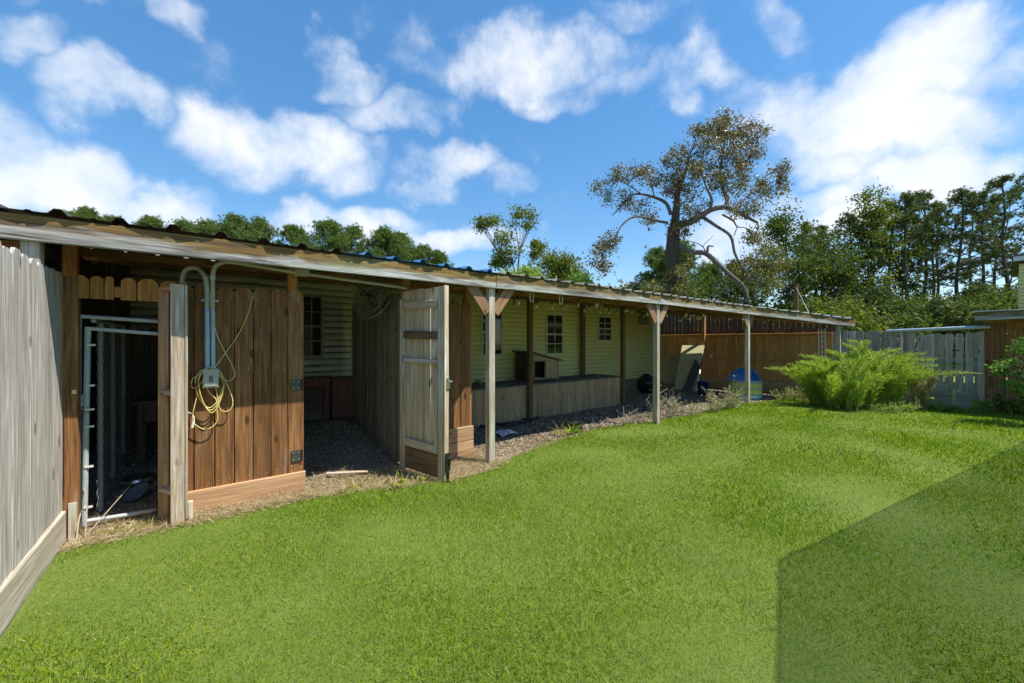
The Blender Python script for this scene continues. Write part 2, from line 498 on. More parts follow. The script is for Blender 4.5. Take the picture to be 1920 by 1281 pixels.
leaf_material('fresh_leaves', [(0.0, (0.06, 0.14, 0.03)), (0.5, (0.11, 0.22, 0.05)), (1.0, (0.20, 0.32, 0.08))], 0.35, 0.65, spec=0.12)
leaf_material('weed_blades', [(0.0, (0.20, 0.27, 0.06)), (0.5, (0.34, 0.38, 0.12)), (1.0, (0.52, 0.50, 0.28))], 0.35, 0.5)
leaf_material('straw', [(0.0, (0.20, 0.14, 0.08)), (0.5, (0.44, 0.34, 0.20)), (1.0, (0.66, 0.56, 0.38))], 0.2, 0.7)
leaf_material('leaf_litter', [(0.0, (0.07, 0.052, 0.036)), (0.5, (0.22, 0.17, 0.12)), (0.85, (0.42, 0.35, 0.27)), (1.0, (0.60, 0.54, 0.46))], 0.1, 0.8)


def ground_materials():
    m, n, b = new_mat('dirt')
    p = n.add('ShaderNodeNewGeometry').outputs['Position']
    a = n.noise(p, 1.3, 8, 0.65, 0.4)
    c = n.noise(p, 38, 6, 0.7)
    col = n.ramp(n.math('ADD', n.math('MULTIPLY', a, 0.55), n.math('MULTIPLY', c, 0.45)), [(0.3, (0.08, 0.064, 0.048)), (0.5, (0.22, 0.18, 0.135)), (0.68, (0.42, 0.36, 0.28))])
    n.l.new(col, b.inputs['Base Color'])
    b.inputs['Roughness'].default_value = 0.95
    n.l.new(n.bump(n.math('ADD', a, c), 0.6, 0.03), b.inputs['Normal'])
    M['dirt'] = m
    m, n, b = new_mat('turf')
    p = n.add('ShaderNodeNewGeometry').outputs['Position']
    a = n.noise(p, 1.1, 7, 0.65, 0.4)
    c = n.noise(p, 60, 5, 0.7)
    col = n.ramp(n.math('ADD', n.math('MULTIPLY', a, 0.4), n.math('MULTIPLY', c, 0.6)), [(0.3, (0.06, 0.10, 0.012)), (0.5, (0.13, 0.20, 0.022)), (0.7, (0.21, 0.26, 0.05))])
    n.l.new(col, b.inputs['Base Color'])
    b.inputs['Roughness'].default_value = 0.95
    n.l.new(n.bump(c, 0.8, 0.03), b.inputs['Normal'])
    M['turf'] = m


ground_materials()

# ------------------------------------------------------------------ object helpers
WM = {}          # object -> world matrix


def _link(o, name, mat, parent, world, kind=None):
    if mat and o.type == 'MESH' and len(o.data.materials) == 0:
        o.data.materials.append(M[mat])
    COL.objects.link(o)
    WM[o] = world
    if parent:
        o.parent = parent
        o.matrix_basis = WM[parent].inverted() @ world
    else:
        o.matrix_basis = world
    if kind:
        o['kind'] = kind
    return o


def thing(name, label, cat, loc=(0, 0, 0), group=None):
    o = bpy.data.objects.new(name, None)
    o.empty_display_size = 0.1
    o['label'] = label
    o['category'] = cat
    if group:
        o['group'] = group
    return _link(o, name, None, None, Matrix.Translation(Vector(loc)))


def tag(o, label, cat, group=None):
    o['label'] = label
    o['category'] = cat
    if group:
        o['group'] = group
    return o


class MB:
    def __init__(s):
        s.v = []
        s.f = []

    def poly(s, vs, fs):
        b = len(s.v)
        s.v += [tuple(x) for x in vs]
        s.f += [tuple(i + b for i in q) for q in fs]

    def box(s, lo, hi, m=None):
        x0, y0, z0 = lo
        x1, y1, z1 = hi
        vs = [(x0, y0, z0), (x1, y0, z0), (x1, y1, z0), (x0, y1, z0), (x0, y0, z1), (x1, y0, z1), (x1, y1, z1), (x0, y1, z1)]
        if m is not None:
            vs = [tuple(m @ Vector(p)) for p in vs]
        s.poly(vs, [(0, 3, 2, 1), (4, 5, 6, 7), (0, 1, 5, 4), (1, 2, 6, 5), (2, 3, 7, 6), (3, 0, 4, 7)])

    def tube(s, pts, rad, n=8, closed=False, cap=True):
        pts = [Vector(p) for p in pts]
        k = len(pts)
        if not hasattr(rad, '__len__'):
            rad = [rad] * k
        ref = None
        rings = []
        for i, p in enumerate(pts):
            if closed:
                d = pts[(i + 1) % k] - pts[i - 1]
            else:
                d = pts[min(i + 1, k - 1)] - pts[max(i - 1, 0)]
            if d.length < 1e-9:
                d = Vector((0, 0, 1))
            d.normalize()
            if ref is None:
                ref = Vector((0, 0, 1)) if abs(d.z) < 0.9 else Vector((1, 0, 0))
            a = d.cross(ref)
            if a.length < 1e-6:
                a = d.cross(Vector((0.3, 1, 0.2)))
            a.normalize()
            c = d.cross(a)
            ref = -c if False else ref
            base = len(s.v)
            for j in range(n):
                t = 2 * math.pi * j / n
                s.v.append(tuple(p + (a * math.cos(t) + c * math.sin(t)) * rad[i]))
            rings.append(base)
        m = k if closed else k - 1
        for i in range(m):
            a0, b0 = rings[i], rings[(i + 1) % k]
            for j in range(n):
                s.f.append((a0 + j, a0 + (j + 1) % n, b0 + (j + 1) % n, b0 + j))
        if cap and not closed:
            s.f.append(tuple(rings[0] + j for j in reversed(range(n))))
            s.f.append(tuple(rings[-1] + j for j in range(n)))

    def lathe(s, prof, n=20, m=None, cap=False):
        base = len(s.v)
        for (r, z) in prof:
            for j in range(n):
                t = 2 * math.pi * j / n
                p = Vector((r * math.cos(t), r * math.sin(t), z))
                s.v.append(tuple(m @ p if m is not None else p))
        for i in range(len(prof) - 1):
            for j in range(n):
                a = base + i * n
                s.f.append((a + j, a + (j + 1) % n, a + n + (j + 1) % n, a + n + j))
        if cap:
            s.f.append(tuple(base + j for j in reversed(range(n))))
            e = base + (len(prof) - 1) * n
            s.f.append(tuple(e + j for j in range(n)))

    def build(s, name, mat, parent=None, loc=None, smooth=False, kind=None):
        """vertices were given in world coordinates; the object's origin goes to loc"""
        loc = Vector(loc) if loc is not None else Vector(np.mean(np.array(s.v), axis=0))
        me = bpy.data.meshes.new(name)
        me.from_pydata([tuple(Vector(p) - loc) for p in s.v], [], s.f)
        if smooth:
            me.polygons.foreach_set('use_smooth', [True] * len(me.polygons))
        o = bpy.data.objects.new(name, me)
        return _link(o, name, mat, parent, Matrix.Translation(loc), kind)


MESHES = {}


def plank_mesh(w, t, L, dog, mat):
    key = (round(w, 3), round(t, 3), round(L, 2), dog, mat)
    if key in MESHES:
        return MESHES[key], key[2]
    L = key[2]
    b = MB()
    h, q, c = w / 2, t / 2, min(0.005, t * 0.18)
    if dog == 'ear':
        e = min(0.036, w * 0.28)
        out = [(-h, 0), (h, 0), (h, L - e), (h - e, L), (-h + e, L), (-h, L - e)]
        k = len(out)
        b.poly([(x, -q, z) for x, z in out] + [(x, q, z) for x, z in out],
               [tuple(range(k)), tuple(reversed(range(k, 2 * k)))] + [((i + 1) % k, i, i + k, (i + 1) % k + k) for i in range(k)])
    elif dog == 'round':
        e = w * 0.34
        out = [(-h, 0), (h, 0), (h, L - e)] + [(h * math.cos(a), L - e + e * math.sin(a)) for a in (R(35), R(65), R(90), R(115), R(145))] + [(-h, L - e)]
        k = len(out)
        b.poly([(x, -q, z) for x, z in out] + [(x, q, z) for x, z in out],
               [tuple(range(k)), tuple(reversed(range(k, 2 * k)))] + [((i + 1) % k, i, i + k, (i + 1) % k + k) for i in range(k)])
    else:
        ring = [(-h + c, -q), (h - c, -q), (h, -q + c), (h, q - c), (h - c, q), (-h + c, q), (-h, q - c), (-h, -q + c)]
        b.poly([(x, y, 0) for x, y in ring] + [(x, y, L) for x, y in ring],
               [tuple(reversed(range(8))), tuple(range(8, 16))] + [(i, (i + 1) % 8, (i + 1) % 8 + 8, i + 8) for i in range(8)])
    me = bpy.data.meshes.new('plank')
    me.from_pydata(b.v, [], b.f)
    me.materials.append(M[mat])
    MESHES[key] = me
    return me, L


def plank(name, parent, p0, p1, w, t, face, mat, dog=None, jit=0.0):
    """board from p0 to p1; w across, t thick; its wide face looks along `face`"""
    p0, p1 = Vector(p0), Vector(p1)
    z = p1 - p0
    L0 = z.length
    z.normalize()
    y = -Vector(face)
    y = (y - z * y.dot(z)).normalized()
    x = y.cross(z)
    me, L = plank_mesh(w, t, L0, dog, mat)
    m = Matrix(((x.x, y.x, z.x, p0.x), (x.y, y.y, z.y, p0.y), (x.z, y.z, z.z, p0.z), (0, 0, 0, 1)))
    if jit:
        m = m @ Matrix.Rotation(random.uniform(-jit, jit), 4, 'Y') @ Matrix.Rotation(random.uniform(-jit, jit), 4, 'Z')
    if abs(L - L0) > 1e-4:
        m = m @ Matrix.Scale(L0 / L, 4, (0, 0, 1))
    o = bpy.data.objects.new(name, me)
    return _link(o, name, None, parent, m)


def np_mesh(name, verts, nper, mat, parent=None, loc=(0, 0, 0), kind=None, smooth=False):
    """verts (N*nper,3): N separate polygons of nper corners"""
    verts = np.asarray(verts, dtype=np.float64) - np.array(loc)
    n = len(verts) // nper
    me = bpy.data.meshes.new(name)
    me.vertices.add(len(verts))
    me.vertices.foreach_set('co', verts.astype(np.float32).ravel())
    me.loops.add(n * nper)
    me.loops.foreach_set('vertex_index', np.arange(n * nper, dtype=np.int32))
    me.polygons.add(n)
    me.polygons.foreach_set('loop_start', np.arange(0, n * nper, nper, dtype=np.int32))
    me.update()
    me.validate()
    o = bpy.data.objects.new(name, me)
    return _link(o, name, mat, parent, Matrix.Translation(Vector(loc)), kind)


def unit(a):
    return a / np.maximum(np.linalg.norm(a, axis=1, keepdims=True), 1e-9)


def leaf_quads(c, size, aspect=0.5, rng=RNG, droop=0.0, dirs=None):
    """diamond leaves at centres c"""
    n = len(c)
    d = unit(rng.normal(size=(n, 3))) if dirs is None else unit(dirs + rng.normal(size=(n, 3)) * 0.45)
    d[:, 2] -= droop
    d = unit(d)
    s = unit(np.cross(d, unit(rng.normal(size=(n, 3)))))
    sz = (size * rng.uniform(0.6, 1.35, size=(n, 1)))
    p = np.stack([c - d * sz * 0.5, c + s * sz * 0.5 * aspect, c + d * sz * 0.5, c - s * sz * 0.5 * aspect], axis=1)
    return p.reshape(-1, 3)


def tri_blades(base, tip, width, rng=RNG):
    d = tip - base
    s = unit(np.cross(d, unit(rng.normal(size=d.shape)))) * (width * 0.5)
    return np.stack([base - s, base + s, tip], axis=1).reshape(-1, 3)


# ================================================================== ground
PV = 4.46        # plane of the front panels
BV = 3.95        # plane of the posts and the front beam
HV = 6.80        # house wall
FU = -0.826      # face of the left fence
EU = 13.3        # end fence
EDGE = [(-3, 4.25), (0.2, 4.22), (0.8, 4.22), (1.4, 4.03), (2.0, 3.74), (2.45, 3.72), (2.85, 3.92), (4.0, 4.22), (5.2, 4.45), (6.0, 4.3), (6.9, 4.1), (8.2, 4.12), (10.5, 3.98), (13.3, 3.4), (20, 3.4)]


def edge_v(u):
    return np.interp(u, [e[0] for e in EDGE], [e[1] for e in EDGE])


def sstep(x, a, b):
    t = min(1.0, max(0.0, (x - a) / (b - a)))
    return t * t * (3 - 2 * t)


def dirt_z(u, v):
    z = 0.29 * sstep(v, 4.55, 6.4) * (1 - sstep(u, 1.7, 2.3)) * sstep(u, -8, -3) * (1 - sstep(v, 9, 14))
    z += 0.02 * mnoise.noise((u * 1.7, v * 1.7, 0.3)) * (1 if v > 3.5 and u < 16 and v < 9 else 0)
    return z - 0.02


def make_ground():
    xs = sorted(set([-600, -300, -120, -60, -30, -15, -8, -5, -3] + [round(-2 + 0.25 * i, 3) for i in range(73)] + [18, 22, 30, 45, 70, 120, 300, 600]))
    ys = sorted(set([-600, -300, -120, -60, -30, -15, -8, -4, 0, 2, 3] + [round(3.2 + 0.2 * i, 3) for i in range(30)] + [9.5, 10, 11, 12, 14, 17, 22, 30, 45, 70, 120, 300, 600]))
    b = MB()
    b.v = [(x, y, dirt_z(x, y)) for y in ys for x in xs]
    nx = len(xs)
    b.f = [(j * nx + i, j * nx + i + 1, (j + 1) * nx + i + 1, (j + 1) * nx + i) for j in range(len(ys) - 1) for i in range(nx - 1)]
    b.build('ground', 'dirt', loc=(0, 0, 0), smooth=True, kind='structure')
    b = MB()
    us = np.linspace(-0.80, 13.2, 113)
    vs = np.linspace(0, 1, 24)
    for t in vs:
        for u in us:
            e = edge_v(u) + 0.05 * mnoise.noise((u * 3, 0.4, 0))
            v = -9 + (e + 9) * t ** 0.6
            b.v.append((u, v, 0.004 + 0.018 * (mnoise.noise((u * 0.9, v * 0.9, 2)) + 0.2) * (1 if t < 0.999 else 0)))
    n = len(us)
    b.f = [(j * n + i, j * n + i + 1, (j + 1) * n + i + 1, (j + 1) * n + i) for j in range(len(vs) - 1) for i in range(n - 1)]
    b.build('lawn', 'turf', loc=(0, 0, 0), smooth=True, kind='structure')
    # pasture beyond the fences
    b = MB()
    b.poly([(13.6, -60, 0.004), (200, -60, 0.004), (200, 200, 0.004), (13.6, 200, 0.004)], [(0, 1, 2, 3)])
    b.poly([(-150, 15, 0.006), (13.5, 15, 0.006), (13.5, 200, 0.006), (-150, 200, 0.006)], [(0, 1, 2, 3)])
    b.build('field', 'turf', loc=(0, 0, 0), kind='structure')


make_ground()


def make_grass():
    rng = np.random.default_rng(5)
    allv = []
    half = R(72)
    for (d0, d1, dens, w, h) in ((0.9, 2.4, 20000, 0.0030, 0.029), (2.4, 4.0, 11500, 0.0040, 0.031), (4.0, 6.5, 6000, 0.0058, 0.034), (6.5, 10.0, 2800, 0.0088, 0.046), (10.0, 17.0, 1500, 0.013, 0.050)):
        area = half * (d1 * d1 - d0 * d0)
        n = int(area * dens)
        rad = np.sqrt(rng.uniform(d0 * d0, d1 * d1, n))
        ang = TH + rng.uniform(-half, half, n)
        u, v = rad * np.cos(ang), rad * np.sin(ang)
        e = edge_v(u) + rng.normal(size=n) * 0.045 - 0.02
        k = (u > -0.78) & (u < 13.15) & (v < e) & (v > -6)
        u, v = u[k], v[k]
        n = len(u)
        patch = 0.75 + 0.5 * (0.5 + 0.5 * np.sin(u * 2.3 + 1.3 * np.sin(v * 1.9)) * np.sin(v * 2.7 + 1.1 * np.sin(u * 1.3)))
        base = np.stack([u, v, np.full(n, 0.0)], axis=1)
        hh = h * rng.uniform(0.45, 1.25, n) * patch
        la = rng.uniform(0, 2 * math.pi, n)
        ll = hh * np.abs(rng.normal(size=n)) * 0.75
        tip = base + np.stack([ll * np.cos(la), ll * np.sin(la), hh], axis=1)
        allv.append(tri_blades(base, tip, w * rng.uniform(0.7, 1.4, (n, 1)), rng))
    o = np_mesh('grass', np.concatenate(allv), 3, 'grass_blades', kind='stuff')
    tag(o, 'short mown green lawn grass filling the yard', 'grass')


make_grass()

# ================================================================== lean-to roof structure
lean = thing('lean_to_shelter', 'long open lean-to shelter with weathered beam, posts and corrugated metal roof', 'shelter', (2.8, BV, 0))
A = onV(925, 872, BV)
B = onV(1237, 787, BV)
C = onV(1407, 757, BV)
ENDP = Vector((EU - 0.02, 2.55, 1.88))
ZB0, BH = 2.155, 0.165
BT = 0.042
# beam pieces (butted at the posts)
cuts = [Vector((-3.2, BV, ZB0)), Vector((A.x + 0.03, BV, ZB0)), Vector((B.x, BV, ZB0 + 0.02)), Vector((C.x, BV, ZB0)), ENDP]
for i in range(4):
    a, b_ = cuts[i].copy(), cuts[i + 1].copy()
    a.z += BH / 2
    b_.z += BH / 2
    d = (b_ - a).normalized()
    plank('beam', lean, a + d * 0.004, b_ - d * 0.004, BH, BT, (0, -1, 0), 'beam_wood')


def ledge(u):
    """height of the roof's front edge"""
    return 2.335


def roof_z(u, v):
    return 2.335 + (v - 3.87) * 0.088


# posts
for p in (A, B, C):
    plank('post', lean, (p.x, BV + 0.068, -0.06), (p.x, BV + 0.068, 2.30), 0.089, 0.089, (0, -1, 0), 'post_wood')
    for s in (-1, 1):
        plank('brace', lean, (p.x + s * 0.05, BV + 0.045, 1.86), (p.x + s * 0.30, BV + 0.045, 2.185), 0.135, 0.035, (0, -1, 0), 'brace_wood')
plank('post', lean, (-0.885, BV + 0.07, 0), (-0.885, BV + 0.07, 2.33), 0.089, 0.089, (0, -1, 0), 'post_wood')
pe = plank('post', lean, (12.95, 2.80, 0), (12.95, 2.80, 1.93), 0.089, 0.089, (0, -1, 0), 'post_wood')
# inner posts beside the deck
DV = 5.85
for (px, v, m, z0) in ((993.5, DV - 0.05, 'dark_post', 0), (1168, DV - 0.05, 'dark_post', 0), (1093, HV - 0.12, 'dark_post', 0.66)):
    p = onV(px, 700, v)
    plank('post', lean, (p.x, v, z0), (p.x, v, roof_z(p.x, v) - 0.02), 0.095, 0.095, (0, -1, 0), m)
# post behind the left panel and beside the gates
for px, v in ((548, PV + 0.07), (761, PV + 0.07), (876, PV + 0.07), (133, PV + 0.30)):
    p = onV(px, 560, v)
    plank('post', lean, (p.x, v, 0.02), (p.x, v, roof_z(p.x, v) - 0.01), 0.085, 0.085, (0, -1, 0), 'cedar_wood')
# rafters, from the beam to the house
for u in np.arange(-2.9, 10.6, 0.61):
    y0, y1 = BV + 0.028, HV - 0.06
    plank('rafter', lean, (u, y0, roof_z(u, y0) - 0.055), (u, y1, roof_z(u, y1) - 0.055), 0.10, 0.038, (1, 0, 0), 'rafter_wood')
for u in np.arange(11.2, 13.9, 0.61):
    f = (u - C.x) / (EU - C.x)
    y0, z0 = BV + (2.55 - BV) * min(f, 1) + 0.05, 2.27 + (2.0 - 2.27) * min(f, 1)
    plank('rafter', lean, (u, y0, z0 - 0.03), (u, 9.2, 2.72), 0.10, 0.038, (1, 0, 0), 'rafter_wood')
plank('ledger', lean, (-2.9, HV - 0.045, roof_z(0, HV) - 0.085), (10.9, HV - 0.045, roof_z(0, HV) - 0.085), 0.14, 0.034, (0, -1, 0), 'rafter_wood')
for v in (5.4,):
    plank('purlin', lean, (-2.9, v, roof_z(0, v) - 0.13), (10.6, v, roof_z(0, v) - 0.13), 0.075, 0.038, (0, -1, 0), 'rafter_wood')


# corrugated roof sheets
def roof_sheet(u0, n, mat, front, back):
    """n ribs of 0.29 m; front/back give (v, z) at a given u"""
    prof = []
    for k in range(n):
        s = u0 + k * 0.29
        prof += [(s, 0), (s + 0.085, 0), (s + 0.095, 0.008), (s + 0.11, 0.008), (s + 0.12, 0), (s + 0.185, 0), (s + 0.212, 0.036), (s + 0.248, 0.036), (s + 0.275, 0)]
    prof.append((u0 + n * 0.29 + 0.02, 0))
    b = MB()
    for (u, h) in prof:
        fv, fz = front(u)
        bv, bz = back(u)
        wv = 0.012 * math.sin(u * 9.1) + random.uniform(-0.004, 0.004)
        b.v += [(u, fv + wv, fz + h), (u, bv, bz + h), (u, fv + wv, fz + h - 0.0012), (u, bv, bz + h - 0.0012)]
    for i in range(len(prof) - 1):
        a, c = i * 4, (i + 1) * 4
        b.f += [(a, c, c + 1, a + 1), (a + 2, a + 3, c + 3, c + 2), (a, a + 2, c + 2, c), (a + 1, c + 1, c + 3, a + 3)]
    b.build('roof_sheet', mat, lean, loc=(u0, front(u0)[0], front(u0)[1]))


u = -3.3
i = 0
while u < C.x - 0.3:
    m = 'roof_dark' if u < 0.6 else ('roof_blue' if u < A.x - 0.3 else 'roof_pale')
    dz = 0.004 * (i % 2)
    roof_sheet(u, 3, m, lambda x, dz=dz: (3.905, 2.338 + dz), lambda x, dz=dz: (HV + 0.12, roof_z(x, HV + 0.12) + dz))
    u += 0.87
    i += 1
u1 = u


def frontlast(x):
    f = min(1.15, max(0.0, (x - C.x) / (EU - C.x)))
    return (3.905 + (2.50 - 3.905) * f, 2.342 + (2.07 - 2.342) * f)


while u < 13.2:
    roof_sheet(u, 3, 'roof_pale' if u < 12 else 'galvanised', lambda x, k=i: (frontlast(x)[0], frontlast(x)[1] + 0.004 * (k % 2)), lambda x, k=i: (9.4, 2.80 + 0.004 * (k % 2)))
    u += 0.87
    i += 1

# ================================================================== left fence
lf = thing('privacy_fence', 'sun bleached grey picket fence with long kickboard beside the pipe kennel door', 'fence', (FU, 3.0, 0))


def pickets(parent, a, b, z0, z1, face, mat, w=0.137, pitch=0.143, top='ear', jit=0.004, drop=0.012, t=0.017, name='picket', skip=()):
    a, b = Vector(a), Vector(b)
    L = (b - a).length
    d = (b - a).normalized()
    n = int(round(L / pitch))
    f = Vector(face)
    for k in range(n):
        if k in skip:
            continue
        p = a + d * ((k + 0.5) * L / n)
        dz = random.uniform(-drop, drop)
        off = f * random.uniform(-0.003, 0.003)
        plank(name, parent, p + off + Vector((0, 0, z0)), p + off + Vector((0, 0, z1 + dz)), min(w, L / n - 0.003), t, face, mat, top, jit)


pickets(lf, (FU - 0.012, -1.0, 0), (FU - 0.012, PV - 0.02, 0), 0.20, 2.02, (1, 0, 0), 'grey_wood')
for y0, y1 in ((-1.0, 1.4), (1.402, 4.43)):
    plank('kickboard', lf, (FU - 0.002, y0, 0.105), (FU - 0.002, y1, 0.105), 0.23, 0.036, (1, 0, 0), 'kick_wood')
for z in (0.45, 1.1, 1.8):
    plank('rail', lf, (FU - 0.042, -1.0, z), (FU - 0.042, PV - 0.02, z), 0.085, 0.038, (1, 0, 0), 'grey_wood')
for y in (-0.9, 1.5):
    plank('fence_post', lf, (FU - 0.108, y, -0.1), (FU - 0.108, y, 1.95), 0.089, 0.089, (1, 0, 0), 'post_wood')

# fence that carries on under the roof, old dark boards
df = thing('stall_side_wall', 'tall old dark board wall closing the left end of the shed', 'wall', (-1.0, 5.6, 0.1))
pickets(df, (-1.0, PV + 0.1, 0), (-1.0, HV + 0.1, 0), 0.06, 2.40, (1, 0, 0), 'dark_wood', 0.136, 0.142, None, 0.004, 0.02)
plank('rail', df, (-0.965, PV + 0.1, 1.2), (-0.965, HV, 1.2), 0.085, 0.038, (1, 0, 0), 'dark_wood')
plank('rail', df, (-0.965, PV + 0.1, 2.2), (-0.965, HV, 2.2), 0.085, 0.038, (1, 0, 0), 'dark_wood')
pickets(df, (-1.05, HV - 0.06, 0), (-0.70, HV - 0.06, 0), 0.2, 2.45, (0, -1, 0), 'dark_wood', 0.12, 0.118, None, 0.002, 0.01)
# lower dog-eared run in front of the siding
kb = thing('kennel_back_fence', 'low dark dog-eared fence at the back of the kennel below the siding', 'fence', (-0.3, 6.45, 0.25))
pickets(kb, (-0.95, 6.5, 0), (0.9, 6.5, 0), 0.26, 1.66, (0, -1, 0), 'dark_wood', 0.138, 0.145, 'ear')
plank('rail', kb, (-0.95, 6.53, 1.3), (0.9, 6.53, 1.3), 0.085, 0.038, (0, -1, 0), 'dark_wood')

# ================================================================== front picket panel (between the two doorways)
fp = thing('stained_picket_fence', 'stained brown picket panel carrying the conduits and coiled yellow cord', 'fence panel', (0.36, PV, 0))
pu0, pu1 = -0.20, 0.815
pickets(fp, (pu0, PV, 0), (pu1, PV, 0), 0.185, 2.005, (0, -1, 0), 'stained_wood', 0.1365, 0.1453, 'ear', 0.003, 0.010)
plank('kickboard', fp, (pu0, PV - 0.028, 0.10), (pu1 + 0.005, PV - 0.028, 0.10), 0.185, 0.036, (0, -1, 0), 'warm_kick')
for z in (0.55, 1.25, 1.85):
    plank('rail', fp, (pu0, PV + 0.03, z), (pu1, PV + 0.03, z), 0.085, 0.038, (0, -1, 0), 'stained_wood')
b = MB()
NAIL = []
npk = 7
for k in range(npk):
    for z in (0.24, 1.24, 1.27, 1.9):
        for s in (-1, 1):
            cx = pu0 + (k + 0.5) * (pu1 - pu0) / npk + s * 0.04 + random.uniform(-0.008, 0.008)
            zz = z + random.uniform(-0.01, 0.01)
            b.lathe([(0.0005, -0.0135), (0.0045, -0.0125), (0.0045, 0.0)], 6, Matrix.Translation((cx, PV, zz)) @ Matrix.Rotation(R(-90), 4, 'X'))
b.build('nail_heads', 'nail', fp, kind='stuff')
for py in (722, 855):
    c = onV(556, py, PV - 0.014)
    h = MB()
    h.box((c.x - 0.045, c.y - 0.004, c.z - 0.055), (c.x + 0.045, c.y + 0.004, c.z + 0.055))
    hp = h.build('hinge', 'hinge_dark', fp)
    h = MB()
    h.tube([(c.x + 0.046, c.y - 0.006, c.z - 0.055), (c.x + 0.046, c.y - 0.006, c.z + 0.055)], 0.008, 8)
    h.build('hinge_pin', 'iron_black', hp)
    for dx in (-0.03, 0.02):
        for dz in (-0.035, 0.035):
            h = MB()
            h.lathe([(0.0005, 0.0), (0.006, -0.0), (0.006, 0.004)], 8, Matrix.Translation((c.x + dx, c.y - 0.008, c.z + dz)) @ Matrix.Rotation(R(-90), 4, 'X'))
            h.build('screw', 'nail', hp)

# header of short dog-eared boards over the kennel doorway
hd = thing('door_header', 'row of short sawn dog-eared boards over the kennel doorway', 'header board', (-0.5, PV, 1.9))
for (a, c) in ((128, 168), (169, 195), (196, 214), (226, 256), (258, 298), (300, 336), (337, 352)):
    p0, p1 = onV(a, 560, PV), onV(c, 560, PV)
    plank('short_picket', hd, ((p0.x + p1.x) / 2, PV, 1.835), ((p0.x + p1.x) / 2, PV, 2.015 + random.uniform(-0.006, 0.006)), p1.x - p0.x - 0.004, 0.017, (0, -1, 0), 'cedar_wood', 'ear', 0.006)
plank('rail', hd, (-0.82, PV + 0.028, 1.90), (-0.20, PV + 0.028, 1.90), 0.085, 0.036, (0, -1, 0), 'cedar_wood')
# jamb
jb = thing('door_jamb', 'tall brown doorway post at the corner of the bleached fence', 'post', (-0.80, PV, 0))
plank('post', jb, (-0.788, PV + 0.025, -0.02), (-0.788, PV + 0.025, 2.0), 0.075, 0.09, (0, -1, 0), 'stained_wood')
plank('trim', jb, (-0.832, PV - 0.028, 1.1), (-0.832, PV - 0.028, 2.0), 0.018, 0.02, (0, -1, 0), 'cedar_wood')
plank('base_sleeve', jb, (-0.775, PV - 0.028, -0.02), (-0.775, PV - 0.028, 0.27), 0.05, 0.012, (0, -1, 0), 'post_wood')
c = onV(139, 735, PV - 0.03)
b = MB()
b.box((c.x - 0.012, c.y - 0.005, c.z - 0.016), (c.x + 0.012, c.y + 0.008, c.z + 0.016))
b.build('strike_plate', 'yellow_cord', jb)

# narrow open leaf beside the kennel doorway
g1 = thing('narrow_gate_leaf', 'narrow timber gate leaf standing open with bare rails and a grey end stile', 'gate', (-0.2, 4.3, 0))
near = Vector((-0.158, 4.205, 0))
far = Vector((-0.285, PV - 0.03, 0))
dr = (far - near).normalized()
sd = Vector((-dr.y, dr.x, 0))            # towards -x
if sd.x > 0:
    sd = -sd
fc = Vector((0, -1, 0))
plank('end_stile', g1, near + Vector((0, 0, -0.03)), near + Vector((0, 0, 1.965)), 0.089, 0.040, (0.1, -1, 0), 'gate_rail')
plank('picket', g1, near + Vector((0.056, 0.0, 0.05)), near + Vector((0.056, 0.0, 1.96)), 0.018, 0.045, (0, -1, 0), 'gate_rail')
plank('base_block', g1, near + Vector((0.082, 0.03, -0.03)), near + Vector((0.082, 0.03, 0.17)), 0.032, 0.05, (0, -1, 0), 'kick_wood')
nb = 2
for k in range(nb):
    s0 = near + Vector((0.045, 0.05 + 0.102 * (k + 0.5), 0))
    plank('picket', g1, s0 + Vector((0, 0, 0.03)), s0 + Vector((0, 0, 1.955)), 0.10, 0.017, (-1, 0, 0), 'warm_kick')
plank('hinge_stile', g1, far + Vector((0.03, 0, -0.02)), far + Vector((0.03, 0, 1.95)), 0.07, 0.036, (0, -1, 0), 'warm_kick')
for z in (0.27, 1.08, 1.935):
    a = near + Vector((-0.01, 0.022, z))
    c = far + Vector((0.03, -0.020, z))
    plank('rail', g1, a, c, 0.075, 0.036, (0, 0, 1), 'warm_kick' if z > 1.5 else 'gate_rail')

# ================================================================== wide open gate
g2 = thing('open_board_gate', 'pale weathered board gate swung open showing its rails and brace side', 'gate', (1.9, 4.1, 0))
hg = onV(751, 700, PV)
hg.z = 0
nr = Vector((2.03, 3.75, 0))
gd = (nr - hg).normalized()
gl = (nr - hg).length
gn = Vector((gd.y, -gd.x, 0))
if gn.x > 0:
    gn = -gn                                 # face seen from the camera
wst = gl / 6
for k in range(6):
    c = hg + gd * (wst * (k + 0.5)) - gn * (0.03 + 0.006 * (k % 2))
    plank('board', g2, c + Vector((0, 0, 0.36)), c + Vector((0, 0, 2.09 + 0.005 * (k % 3))), wst - 0.009, 0.017, gn, 'gate_wood', None, 0.006)
for s, wd in ((0.045, 0.08), (gl - 0.045, 0.085)):
    c = hg + gd * s
    plank('stile', g2, c + Vector((0, 0, 0.01)), c + Vector((0, 0, 1.985)), wd, 0.036, gn, 'gate_rail')
for z, m in ((1.92, 'gate_rail'), (1.58, 'driftwood'), (1.29, 'gate_rail'), (0.345, 'gate_rail')):
    plank('rail', g2, hg + gd * 0.087 + gn * 0.004 + Vector((0, 0, z)), hg + gd * (gl - 0.09) + gn * 0.004 + Vector((0, 0, z - 0.015)), 0.085 if z != 1.29 else 0.05, 0.045, gn, m)
plank('kick_panel', g2, hg + gd * 0.087 + Vector((0, 0, 0.17)) - gn * 0.01, hg + gd * (gl - 0.09) + Vector((0, 0, 0.155)) - gn * 0.01, 0.27, 0.018, gn, 'driftwood')
